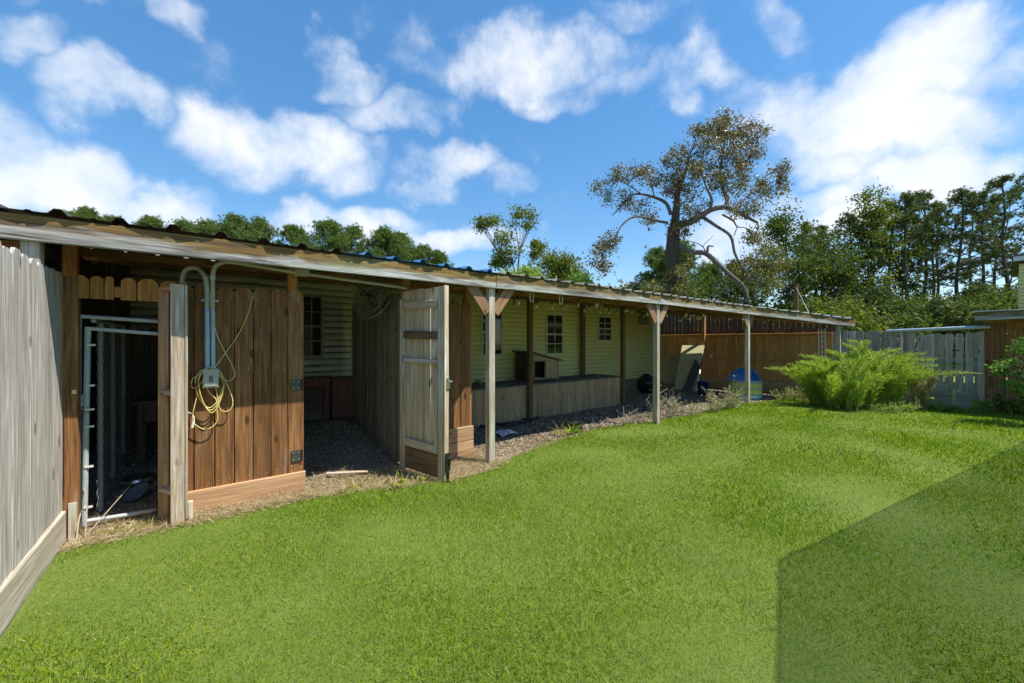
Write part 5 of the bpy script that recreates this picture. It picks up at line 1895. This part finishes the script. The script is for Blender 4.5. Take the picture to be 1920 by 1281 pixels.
broad('forked_tree', 'loose forked broadleaf tree rising alone above the shelter roof', (p.x, p.y, 0), onD(968, 480, 26).z / 0.62, [(off(915, 425), (0.75, 0.75, 0.6)), (off(985, 412, 0.5), (0.95, 0.9, 0.65)), (off(955, 455, -0.5), (1.1, 0.9, 0.7)), (off(1005, 465), (0.75, 0.7, 0.45)), (off(935, 490, .4), (0.8, 0.6, 0.45))], 41, 'broad_mid', 0.17, 46, 120, tr=0.13, spread=0.30)
p = onD(1042, 560, 25)
broad('round_tree', 'low bushy tree beside the forked tree behind the shelter roof', (p.x, p.y, 0), 3.6, [((0.1, 0, onD(1042, 505, 25).z), (1.05, 0.9, 0.85)), ((0.5, -0.4, onD(1060, 520, 25).z), (0.9, 0.8, 0.7))], 42, 'broad_mid', 0.16, 30, 240, tr=0.1)
for k, (px, py, w) in enumerate(((975, 512, 0.9), (1008, 518, 0.8), (1085, 530, 0.8))):
    p = onD(px, py, 20)
    lab = ('pale lime leafy bush under the forked tree over the roof edge', 'pale lime leafy bush under the low bushy tree over the roof edge', 'pale lime leafy bush at the right end of the centre trees')[k]
    broad('lime_bush', lab, (p.x, p.y, 0), p.z * 0.8, [((0, 0, p.z - 0.35), (w, w, 0.55))], 50 + k, 'broad_lime', 0.15, 14, 170, tr=0.05, cat='bush', spread=0.3)
p = onD(1180, 545, 30)
broad('low_far_tree', 'olive far tree low over the roof beside the big oak trunk', (p.x, p.y, 0), 4.5, [((0, 0, 4.9), (1.4, 1.2, 0.7)), ((1.3, -0.6, 4.7), (1.2, 1, 0.6))], 60, 'oak_low_leaves', 0.2, 20, 180, tr=0.12)

# conifers behind the oak
for k, (px, py, D, Rc) in enumerate(((1275, 462, 27, 1.9), (1232, 478, 29, 1.6), (1335, 505, 30, 1.6), (1385, 500, 31, 1.5))):
    p = onD(px, py, D)
    pine('conifer', ('broad green conifer right behind the big oak trunk', 'green conifer left of the big oak trunk', 'low dark conifer under the sloping oak limb', 'low dark conifer behind the hanging oak branch')[k], (p.x, p.y, 0), p.z, 0.25, Rc, 200 + k, 'pine_bright' if k < 2 else 'pine_dark', 1.2)

# ================================================================== the big oak
OD = 18.0
rng = np.random.default_rng(77)
rd = random.Random(77)


def O(zx, zy, d=0.0):
    """zx, zy read off a 3.125x enlargement of the tree"""
    return onD(1080 + zx / 3.125, 190 + zy / 3.125, OD + d)


S = OD / F / 3.125
p = O(565, 1150)
oak = thing('oak_tree', 'big gnarled oak with thin brown olive foliage and bare sweeping limbs', 'tree', (p.x, p.y, 0))
b = MB()
NODES = []


def OL(pts, w0, w1, n=8):
    q = [O(*p) for p in pts]
    out = limb(b, q, w0 * S / 2, w1 * S / 2, n)
    NODES.extend(out)
    return out


b.tube([(p.x, p.y, -0.1), tuple(O(565, 1150))], [0.38, 0.32], 12)
OL([(565, 1155), (570, 1040), (563, 900), (568, 820), (575, 740)], 80, 68, 12)
OL([(575, 745), (585, 660), (590, 590), (600, 500), (640, 420), (660, 330)], 52, 12, 10)
b.build('trunk', 'bark', oak, smooth=True)
b = MB()
OL([(600, 720, 0), (660, 712, -.3), (720, 680, -.5), (790, 636, -.7), (870, 622, -.8), (930, 640, -.9), (1000, 678, -1.0), (1065, 712, -1.1)], 44, 13, 9)
OL([(870, 622, -.8), (885, 580, -.6), (860, 500, -.3), (845, 420, 0), (860, 300, .3), (880, 190, .4)], 24, 8)
OL([(780, 645, -.7), (795, 575, -.9), (765, 510, -1.2), (740, 430, -1.3)], 18, 7)
OL([(850, 470, -.2), (930, 420, .3), (1000, 350, .6), (1060, 250, .8)], 12, 5)
OL([(930, 640, -.9), (1000, 560, -.4), (1100, 500, 0), (1200, 450, .3)], 14, 4)
OL([(745, 680, -.5), (820, 730, -.8), (905, 790, -1), (930, 890, -1.1), (975, 980, -1.2), (995, 1060, -1.2)], 19, 10)
OL([(860, 665, -.8), (920, 700, -.5), (945, 735, -.4), (990, 740, -.3)], 12, 4)
OL([(945, 735, -.4), (925, 790, -1.0)], 7, 5)
OL([(590, 845, 0), (680, 885, -.5), (760, 892, -.9), (850, 970, -1.3), (930, 1040, -1.6), (990, 1100, -1.8), (1015, 1200, -1.9)], 33, 15, 9)
OL([(765, 890, -.9), (740, 850, -.8), (690, 825, -.7), (640, 820, -.7)], 7, 2, 4)
OL([(770, 885, -.9), (775, 850, -1), (805, 850, -1)], 16, 7, 6)
OL([(740, 855, -.8), (760, 830, -.9), (810, 785, -.9)], 5, 2, 4)
OL([(555, 660, 0), (525, 595, .4), (455, 562, .7), (385, 545, .9), (335, 548, 1.0), (290, 590, 1.1), (210, 670, 1.2)], 22, 5)
OL([(385, 545, .9), (320, 500, 1), (250, 460, 1.1)], 9, 4, 6)
OL([(460, 562, .7), (440, 480, .6), (420, 410, .5)], 9, 4, 6)
OL([(535, 712, 0), (470, 700, -.5), (400, 680, -.9), (330, 680, -1.2), (270, 725, -1.4), (235, 785, -1.5), (190, 850, -1.5), (150, 900, -1.5)], 17, 4)
OL([(610, 975, 0), (680, 970, -.4)], 24, 18, 7)
CL = [(870, 150, 120, 75, .4), (950, 200, 130, 90, .5), (790, 180, 90, 70, .3), (1070, 190, 70, 65, .8), (700, 180, 30, 30, .2), (830, 270, 140, 70, 0), (990, 290, 110, 70, .5),
      (590, 310, 75, 55, 0), (560, 400, 80, 65, 0), (660, 360, 80, 80, -.2), (700, 280, 60, 50, 0), (850, 380, 130, 75, 0), (760, 440, 110, 75, -1), (980, 400, 80, 70, .4), (900, 480, 110, 70, -.3),
      (1060, 480, 80, 70, .2), (1200, 420, 75, 70, .3), (1215, 520, 70, 45, .3), (1130, 560, 60, 45, .2), (1010, 570, 80, 60, -.3), (960, 640, 80, 40, -.8), (1020, 640, 50, 30, -.9),
      (430, 400, 75, 55, .5), (340, 440, 70, 60, .8), (240, 420, 45, 40, 1.1), (210, 500, 60, 55, 1.1), (140, 520, 40, 40, 1.2), (270, 570, 90, 45, 1.0), (470, 480, 70, 60, .5), (330, 600, 60, 30, 1.0), (400, 620, 60, 45, .8), (430, 700, 45, 45, -.7),
      (620, 520, 100, 70, 0), (690, 590, 90, 60, -.5), (560, 500, 60, 55, .2), (660, 660, 60, 45, -.3), (580, 740, 55, 55, -.3), (640, 740, 40, 35, -.3),
      (150, 860, 70, 60, -1.5), (125, 930, 55, 45, -1.5), (200, 820, 50, 40, -1.5), (170, 960, 40, 25, -1.5)]
CLOW = [(1110, 860, 70, 60, -.6), (1130, 950, 100, 80, -.9), (1060, 1040, 80, 70, -1.4), (1190, 980, 65, 70, -.8), (1120, 1080, 100, 55, -1.3), (1020, 900, 40, 50, -1.0), (1040, 820, 50, 40, -.7), (960, 1010, 40, 40, -1.2),
        (440, 1090, 60, 35, -.8), (560, 1080, 90, 40, -.8), (640, 1110, 70, 35, -.8), (640, 950, 40, 40, -.6), (600, 1020, 60, 30, -.6)]
cen, cenl = [], []
for lst, dst, k0 in ((CL, cen, 1.0), (CLOW, cenl, 1.35)):
    for (zx, zy, rx, ry, d) in lst:
        c0 = O(zx, zy, d)
        near_ = min(NODES, key=lambda q: (q - c0).length)
        m = max(4, int(rx * ry / 700))
        for k in range(m):
            an, ra = rd.uniform(0, 6.28), math.sqrt(rd.random())
            q = O(zx + rx * ra * math.cos(an), zy + ry * ra * math.sin(an), d + rd.gauss(0, rx * S * 0.55))
            mid = near_.lerp(q, 0.55) + Vector((rd.gauss(0, .08), rd.gauss(0, .08), rd.uniform(0, .12)))
            limb(b, [near_, mid, q], 0.022, 0.006, 3)
            n_ = int(80 * k0 * rd.uniform(0.5, 1.4))
            dst.append(np.array(q) + rng.normal(size=(n_, 3)) * 0.155)
b.build('limbs', 'bark_pale', oak, smooth=True)
np_mesh('crown', leaf_quads(np.concatenate(cen), 0.125, 0.42, rng, 0.5), 4, 'oak_leaves', oak, (p.x, p.y, 5))
np_mesh('crown', leaf_quads(np.concatenate(cenl), 0.115, 0.45, rng, 0.4), 4, 'oak_low_leaves', oak, (p.x, p.y, 4))

# ================================================================== right-hand trees
RP = [(1590, 408, 27, 1.7, .40), (1668, 383, 29, 1.8, .38), (1701, 372, 26, 1.4, .45), (1732, 366, 27, 1.6, .48), (1748, 398, 31, 1.3, .45), (1790, 368, 26, 2.0, .42), (1839, 360, 29, 1.8, .46), (1894, 337, 24, 2.4, .36), (1950, 345, 26, 2.3, .4), (1505, 430, 30, 1.7, .3), (1548, 425, 31, 1.7, .3), (1645, 400, 32, 1.6, .3), (1765, 385, 33, 1.7, .3), (1815, 380, 33, 1.7, .3), (1868, 372, 32, 1.8, .3)]
RP.sort()
for k, (px, py, D, Rc, cs) in enumerate(RP):
    q = onD(px, py, D)
    pine('tall_pine', 'tall dark bare-trunked pine, %s from the short brown pole beyond the fence' % ORD[k], (q.x, q.y, 0), q.z, cs, Rc, 300 + k, 'pine_dark', 1.0, 'tall pines beyond the end fence', True, 0.15)
def col_broad(px, py, D, rx, seed, mat, lab, per=210, n=40, leaf=0.17, rows=3, low=1.6):
    q = onD(px, py, D)
    H = q.z
    cr = []
    for r_ in range(rows):
        f = (r_ + 0.5) / rows
        z = low + (H - low) * f
        w = rx * (0.75 + 0.5 * math.sin(math.pi * (0.15 + 0.75 * f))) * (1 if r_ < rows - 1 else 0.72)
        cr.append(((random.uniform(-.2, .2), random.uniform(-.2, .2), z), (w, w, (H - low) / rows * 0.62)))
    return broad('leafy_tree', lab, (q.x, q.y, 0), H * 0.6, cr, seed, mat, leaf, n, per, tr=0.13, spread=0.42, group='leafy trees beyond the end fence')


col_broad(1475, 408, 25, 1.45, 401, 'broad_dark', 'dense dark leafy tree behind the short brown pole', 230, 48, rows=4)
col_broad(1530, 440, 26, 1.2, 402, 'broad_dark', 'dense dark leafy tree right of the short brown pole', 220, 42)
col_broad(1625, 372, 26, 1.15, 403, 'broad_mid', 'tall mid green leafy tree with yellowish top among the pines', 210, 50, rows=4)  # mid green leaf tone, as on the forked tree
col_broad(1690, 402, 27, 0.85, 404, 'broad_mid', 'slim mid green leafy tree squeezed between the tall pines', 180, 34, rows=4)
col_broad(1565, 470, 24, 1.0, 405, 'broad_dark', 'dark leafy tree below the first tall pine', 200, 34)
UN = [(1500, 575, 21), (1545, 560, 22), (1590, 570, 20), (1640, 556, 22), (1690, 572, 20), (1740, 566, 23), (1785, 560, 21), (1830, 552, 23), (1875, 548, 20), (1925, 540, 22), (1665, 585, 18), (1760, 582, 18.5), (1855, 572, 17.5), (1580, 590, 17.5), (1450, 590, 24), (1985, 540, 21)]
for k, (px, py, D) in enumerate(UN):
    q = onD(px, py, D)
    H = q.z
    m = ('broad_dark', 'broad_mid', 'broad_dark', 'pine_dark')[k % 4]  # leaf tone alternates between dark and mid green
    if m == 'pine_dark':
        pine('young_pine', 'young bushy pine in the undergrowth beyond the end fence', (q.x, q.y, 0), H, 0.1, 1.2, 500 + k, 'pine_dark', 0.9, 'young pines in the undergrowth', tr=0.07)
    else:
        broad('undergrowth_bush', 'tall leafy %s bush in the undergrowth beyond the end fence' % ('dark' if m == 'broad_dark' else 'mid green'), (q.x, q.y, 0), H * 0.7, [((0, 0, H * 0.72), (1.1, 1.1, H * 0.28)), ((0.5, -0.4, H * 0.38), (1.2, 1.2, H * 0.3))], 500 + k, m, 0.16, 24, 210, '%s undergrowth bushes' % m.split('_')[1], tr=0.07, cat='bush')

# far wood closing the view at ground level
wv = []
rng = np.random.default_rng(9)
n = 60000
ang = TH + rng.uniform(R(-58), R(62), n)
rad = rng.uniform(46, 70, n)
top = 5.5 + 2.5 * np.sin(ang * 23) * np.sin(ang * 57 + 1) + rng.normal(size=n) * 0.5
top = np.where(ang < TH + R(15), top * 0.62, top)
c = np.stack([rad * np.cos(ang), rad * np.sin(ang), rng.uniform(0, 1, n) ** 0.8 * top], axis=1)
o = np_mesh('far_wood', leaf_quads(c, 0.75, 0.6, rng), 4, 'broad_dark', kind='stuff')
tag(o, 'distant dark wood filling the gaps behind all the trees', 'wood')

# ================================================================== dog fennel clump
def fennel(base, n, H, lean_dir, seed, label, mat='fennel_leaves', spread=1.0, dry=0.0):
    rng = np.random.default_rng(seed)
    rd = random.Random(seed)
    t = thing('feathery_fennel', label, 'plant', base, 'feathery fennel plants')
    b = MB()
    segs0, segs1 = [], []
    for s in range(n):
        az_ = rd.uniform(0, 6.28)
        out = Vector((math.cos(az_), math.sin(az_), 0)) * rd.uniform(0.12, 0.60) * spread + Vector(lean_dir) * rd.uniform(0.4, 1.1)
        h = H * rd.uniform(0.65, 1.1)
        p0 = Vector(base) + Vector((rd.gauss(0, .07), rd.gauss(0, .07), -0.01))
        p1 = p0 + out * 0.25 + Vector((0, 0, h * 0.45))
        p2 = p0 + out * 0.70 + Vector((0, 0, h * 0.85))
        p3 = p0 + out * 1.45 + Vector((0, 0, h * (1.02 - 0.10 * out.length)))
        st = limb(b, [p0, p1, p2, p3], 0.009, 0.0025, 4)
        m = len(st)
        for k in range(150):
            f = 0.06 + 0.94 * (k / 150)
            i = f * (m - 1)
            j = min(int(i), m - 2)
            q = st[j].lerp(st[j + 1], i - j)
            d = (st[j + 1] - st[j]).normalized()
            side = d.cross(Vector((rd.gauss(0, 1), rd.gauss(0, 1), rd.gauss(0, 1)))).normalized()
            L = (0.20 * math.sin(math.pi * min(1, f * 0.78 + 0.22)) + 0.04) * rd.uniform(0.6, 1.15)
            dv_ = (d * 0.95 + side * 0.62 + Vector((0, 0, 0.05))).normalized()
            e = q + dv_ * L
            segs0.append(q)
            segs1.append(e)
            for w in range(5):
                g = (w + 1) / 6
                a_ = q.lerp(e, g)
                s2 = dv_.cross(Vector((rd.gauss(0, 1), rd.gauss(0, 1), rd.gauss(0, 1)))).normalized()
                segs0.append(a_)
                segs1.append(a_ + (dv_ * 0.7 + s2 * 0.6) * L * 0.32)
    b.build('stems', 'red_stem' if dry < 0.5 else 'dead_twig', t)
    np_mesh('fronds', tri_blades(np.array([tuple(v) for v in segs0]), np.array([tuple(v) for v in segs1]), 0.0115, rng), 3, mat, t, tuple(base))


FEN = [((1620, 768), 6, 1.02, (0.35, -0.30, 0)), ((1600, 772), 6, 0.95, (0.45, -0.42, 0)), ((1580, 766), 6, 0.85, (-0.05, 0.15, 0)), ((1553, 764), 6, 0.86, (-0.25, 0.30, 0)), ((1530, 762), 5, 0.72, (-0.35, 0.40, 0)), ((1640, 766), 6, 0.92, (0.42, -0.45, 0)), ((1612, 760), 5, 1.25, (0.0, 0.0, 0)), ((1650, 762), 5, 1.18, (0.05, -0.05, 0)), ((1672, 768), 5, 0.72, (0.35, -0.40, 0)), ((1590, 762), 5, 0.9, (0.0, 0.1, 0)), ((1630, 764), 6, 0.75, (0.2, -0.2, 0)), ((1560, 768), 5, 0.6, (0, 0, 0))]
for k, ((px, py), n, H, ld) in enumerate(FEN):
    q = onG(px, py)
    fennel(q, int(n * 1.4), H * 1.28, ld, 600 + k, 'bright green feathery fennel plant arching over the lawn before the picket gate')
for k, (px, py) in enumerate(((1722, 770), (1545, 760))):
    q = onG(px, py)
    fennel(q, 4, 0.80, (0, 0.02, 0), 650 + k, ('dried brown feathery fennel stalk at the gate end of the clump', 'dried brown feathery fennel stalk at the shelter end of the clump')[k], 'fennel_dry', 0.35, 1.0)


# ================================================================== weeds, shrubs, straw
def weed(name, label, base, n, H, W_, seed, mat, stem='dead_twig', leaf=0.03, per=26, cat='weed', group=None, branch=3):
    rng = np.random.default_rng(seed)
    rd = random.Random(seed)
    t = thing(name, label, cat, base, group)
    b = MB()
    cen = []
    for s in range(n):
        az_ = rd.uniform(0, 6.28)
        o_ = Vector((math.cos(az_), math.sin(az_), 0)) * W_ * rd.uniform(0.2, 1)
        p0 = Vector(base) + o_ * 0.15 - Vector((0, 0, 0.01))
        h = H * rd.uniform(0.5, 1.05)
        p2 = Vector(base) + o_ + Vector((0, 0, h))
        p1 = p0.lerp(p2, 0.5) + Vector((rd.gauss(0, .03), rd.gauss(0, .03), h * 0.1))
        st = limb(b, [p0, p1, p2], 0.006, 0.002, 4)
        for k in range(branch):
            q = st[rd.randrange(2, len(st))]
            e = q + Vector((rd.gauss(0, .12), rd.gauss(0, .12), rd.uniform(.03, .14)))
            b.tube([q, e], [0.0035, 0.0015], 3, cap=False)
            for w in range(max(0, per // (branch + 1))):
                cen.append(tuple(q.lerp(e, rd.random()) + Vector((rd.gauss(0, .012), rd.gauss(0, .012), rd.gauss(0, .012)))))
        for w in range(per // 2):
            q = st[rd.randrange(2, len(st))]
            cen.append(tuple(q + Vector((rd.gauss(0, .018), rd.gauss(0, .018), rd.gauss(0, .015)))))
    b.build('stems', stem, t)
    if per:
        np_mesh('leaves', leaf_quads(np.array(cen), leaf, 0.55, rng), 4, mat, t, tuple(base))
    return t


SHR = [(1345, 771, 12, 0.42, 0.34), (1362, 768, 12, 0.50, 0.32), (1330, 774, 9, 0.30, 0.30), (1378, 765, 8, 0.28, 0.25), (1374, 766, 3, 0.85, 0.12)]
for k, (px, py, n, H, w) in enumerate(SHR):
    weed('variegated_shrub', 'pale variegated twiggy shrub at the lawn edge before the striped tub', onG(px, py), n, H, w, 700 + k, 'shrub_leaves', 'dead_twig', 0.034, 34, 'shrub', 'variegated shrubs by the tub')
for k, (px, py, n, H, w) in enumerate(((1465, 752, 9, 0.26, 0.35), (1490, 752, 9, 0.34, 0.35), (1508, 754, 8, 0.26, 0.3))):
    weed('variegated_shrub', 'low pale leafy shrub between the striped tub and the feathery fennel', onG(px, py), n, H, w, 720 + k, 'shrub_leaves', 'green_stem', 0.034, 34, 'shrub', 'low shrubs beside the fennel')
for k, (px, py, n, H, w) in enumerate(((1225, 782, 7, 0.46, 0.22), (1255, 785, 8, 0.55, 0.25), (1275, 781, 8, 0.30, 0.3), (1295, 780, 7, 0.25, 0.25), (1262, 780, 6, 0.35, 0.3))):
    weed('dry_weed', 'dry straw coloured weed with sparse leaves around the middle lawn post', onG(px, py), n, H, w, 740 + k, 'shrub_leaves', 'dead_twig', 0.026, 12 if k < 2 else 26, 'weed', 'dry weeds by the middle post')
for k, (px, py, n, H, w) in enumerate(((1165, 798, 8, 0.16, 0.25), (1185, 792, 7, 0.2, 0.25), (1140, 802, 7, 0.12, 0.25))):
    weed('dead_twig_pile', 'low tangle of bare dead twigs on the gravel edge', onG(px, py), n, H, w, 760 + k, 'straw', 'dead_twig', 0.02, 4, 'twigs', 'dead twigs on the gravel edge')


def blades(name, label, base, n, L, seed, mat='weed_blades', wd=0.012, cat='weed', group=None, upb=0.9):
    rng = np.random.default_rng(seed)
    t = thing(name, label, cat, base, group)
    d = unit(rng.normal(size=(n, 3)) * np.array([1, 1, 0.2]) + np.array([0, 0, upb]))
    l_ = L * rng.uniform(0.5, 1.2, (n, 1))
    b0 = np.array(base) + rng.normal(size=(n, 3)) * np.array([.012, .012, 0])
    mid = b0 + d * l_ * 0.55
    d2 = d.copy()
    d2[:, 2] -= 0.45
    tip = mid + unit(d2) * l_ * 0.5
    s = unit(np.cross(d, np.array([0.3, 0.2, 1.0]))) * wd * 0.5
    q = np.stack([b0 - s * 0.6, b0 + s * 0.6, mid + s, tip, mid - s], axis=1).reshape(-1, 3)
    np_mesh('blades', q, 5, mat, t, tuple(base))
    return t


for k, (px, py, L) in enumerate(((642, 925, .12), (668, 918, .20), (738, 912, .16), (756, 910, .2), (775, 908, .18), (790, 905, .14), (716, 912, .10), (852, 905, .08))):
    blades('grass_weed', 'splayed pale grass weed in front of the wide stall doorway', onG(px, py), 11, L, 800 + k, group='grass weeds at the stall doorway')
for k, (px, py, L) in enumerate(((205, 1000, .10), (235, 998, .12), (262, 992, .10), (280, 990, .09))):
    blades('grass_weed', 'short green grass weed at the kennel threshold', onG(px, py), 10, L, 820 + k, group='grass weeds at the kennel threshold', wd=0.008)
q = onG(1072, 812)
blades('strappy_plant', 'bright green strappy leaved plant at the lawn edge before the deck', q, 26, .24, 840, 'broad_lime', 0.022, 'plant')
q2 = onG(1050, 815)
blades('grass_weed', 'pale tuft of tall grass left of the strappy leaved plant', q2, 26, .26, 841, 'weed_blades', 0.008, 'weed')
b = MB()
q = onG(1082, 806)
b.box((q.x - 0.11, q.y - 0.02, 0.0), (q.x + 0.11, q.y + 0.14, 0.11))
b.tube([q + Vector((-0.11, -0.02, 0.11)), q + Vector((-0.03, -0.05, 0.16)), q + Vector((0.10, -0.02, 0.12))], 0.012, 6)
o = b.build('plant_tray', 'iron_black', loc=q)
tag(o, 'black plastic plant tray behind the strappy leaved plant', 'tray')
for k, (px, py, L, mat, n) in enumerate(((1762, 772, .32, 'fresh_leaves', 18), (1780, 770, .26, 'broad_lime', 16), (1768, 768, .2, 'broad_lime', 14))):
    blades('broad_weed', 'fresh green broad weed at the foot of the picket gate hinge', onG(px, py), n, L, 850 + k, mat, 0.035, 'weed', 'broad weeds at the gate foot')
weed('pale_milkweed', 'pale green leafy weed in front of the gate kickboards', onG(1836, 776), 7, 0.32, 0.16, 860, 'broad_lime', 'green_stem', 0.07, 26, 'weed')
weed('small_weed', 'small pale weed beside the larger one before the gate kickboards', onG(1860, 776), 4, 0.16, 0.08, 861, 'broad_lime', 'green_stem', 0.05, 18, 'weed')
for k, (px, py) in enumerate(((1885, 778), (1905, 785), (1930, 790))):
    weed('shade_weed', 'dark leafy weed growing against the brown shed', onG(px, py), 8, 0.4, 0.25, 870 + k, 'broad_dark', 'green_stem', 0.06, 36, 'weed', 'weeds against the brown shed')
for k, (px, py) in enumerate(((1650, 774), (1675, 776), (1705, 774), (1690, 772))):
    weed('yellow_flower_weed', 'low yellow flowered weed under the feathery fennel', onG(px, py), 8, 0.16, 0.2, 880 + k, 'broad_lime', 'green_stem', 0.03, 22, 'weed', 'yellow flowered weeds under the fennel')

# sapling branch at the right edge
q = onG(1960, 800)
broad('leafy_sapling', 'green leafy sapling reaching in front of the brown shed', q, 1.35, [((0, 0, 1.25), (0.42, 0.42, 0.30)), ((-0.18, 0.30, 1.02), (0.38, 0.34, 0.22)), ((-0.05, 0.1, 0.75), (0.40, 0.40, 0.22))], 890, 'fresh_leaves', 0.055, 40, 95, tr=0.022, spread=0.10, cat='sapling')

# dead stalks by the kennel door
for k, (pts, lab) in enumerate(((((148, 1010), (133, 985), (121, 950)), 'bent pale dead stalk at the corner of the bleached fence'), (((143, 1015), (148, 975), (153, 958)), 'short upright pale stalk at the kennel door foot'), (((160, 1010), (163, 940), (156, 915)), 'tall upright pale stalk against the kennel gate pipe'), (((163, 1003), (205, 955), (243, 912)), 'long slanting pale stalk across the kennel doorway'))):
    g = onG(*pts[0])
    v0 = g.y
    pp = [g] + [onV(x, y, v0 + 0.10 * (i + 1)) for i, (x, y) in enumerate(pts[1:])]
    b = MB()
    limb(b, pp, 0.005, 0.003, 5)
    o = b.build('dead_stalk', 'dead_twig', loc=g)
    tag(o, lab, 'stalk')


def scatter(name, label, cat, mat, regions, n, L, wd, lift, seed, flake=False):
    """loose straw or litter lying in the given (u0,u1,v0,v1,weight) boxes"""
    rng = np.random.default_rng(seed)
    w = np.array([r_[4] for r_ in regions], float)
    idx = rng.choice(len(regions), n, p=w / w.sum())
    rg = np.array([r_[:4] for r_ in regions])[idx]
    u_ = rng.uniform(rg[:, 0], rg[:, 1])
    v_ = rng.uniform(rg[:, 2], rg[:, 3])
    k = v_ > edge_v(u_) - 0.10 + rng.normal(size=n) * 0.04
    u_, v_ = u_[k], v_[k]
    z_ = np.array([max(dirt_z(a, c_), 0.0 if c_ < edge_v(a) else -1) for a, c_ in zip(u_, v_)])
    c = np.stack([u_, v_, z_ + rng.uniform(0.003, lift, len(u_))], axis=1)
    if flake:
        q = leaf_quads(c, L, 0.6, rng, 0.0, np.stack([rng.normal(size=len(c)), rng.normal(size=len(c)), rng.normal(size=len(c)) * 0.25], axis=1))
        o = np_mesh(name, q, 4, mat, kind='stuff')
    else:
        d = unit(np.stack([rng.normal(size=len(c)), rng.normal(size=len(c)), np.abs(rng.normal(size=len(c))) * 0.42], axis=1))
        o = np_mesh(name, tri_blades(c, c + d * L * rng.uniform(0.4, 1.3, (len(c), 1)), wd, rng), 3, mat, kind='stuff')
    tag(o, label, cat)


scatter('straw', 'dry straw and dead grass along the doorways and panel foot', 'straw', 'straw', [(-0.78, -0.2, 4.1, 4.8, 2.0), (-0.2, 0.85, 4.05, 4.42, 3.2), (0.8, 2.0, 3.8, 4.6, 4.0), (0.8, 1.85, 4.6, 6.3, 1.6), (2.0, 2.95, 3.7, 4.5, 4.0), (2.9, 4.4, 4.0, 4.6, 0.9)], 34000, 0.085, 0.0032, 0.035, 21)
scatter('leaf_litter', 'brown leaf litter and wood chips over the gravel under the shelter', 'leaf litter', 'leaf_litter', [(2.3, 8.2, 4.2, 5.85, 5), (8.0, 13.2, 3.6, 8.5, 4)], 26000, 0.036, 0, 0.012, 22, True)
scatter('stall_litter', 'dim dried litter over the stall and kennel floor', 'leaf litter', 'leaf_litter', [(-0.8, 1.9, 4.5, 6.5, 4)], 5000, 0.03, 0, 0.01, 23, True)
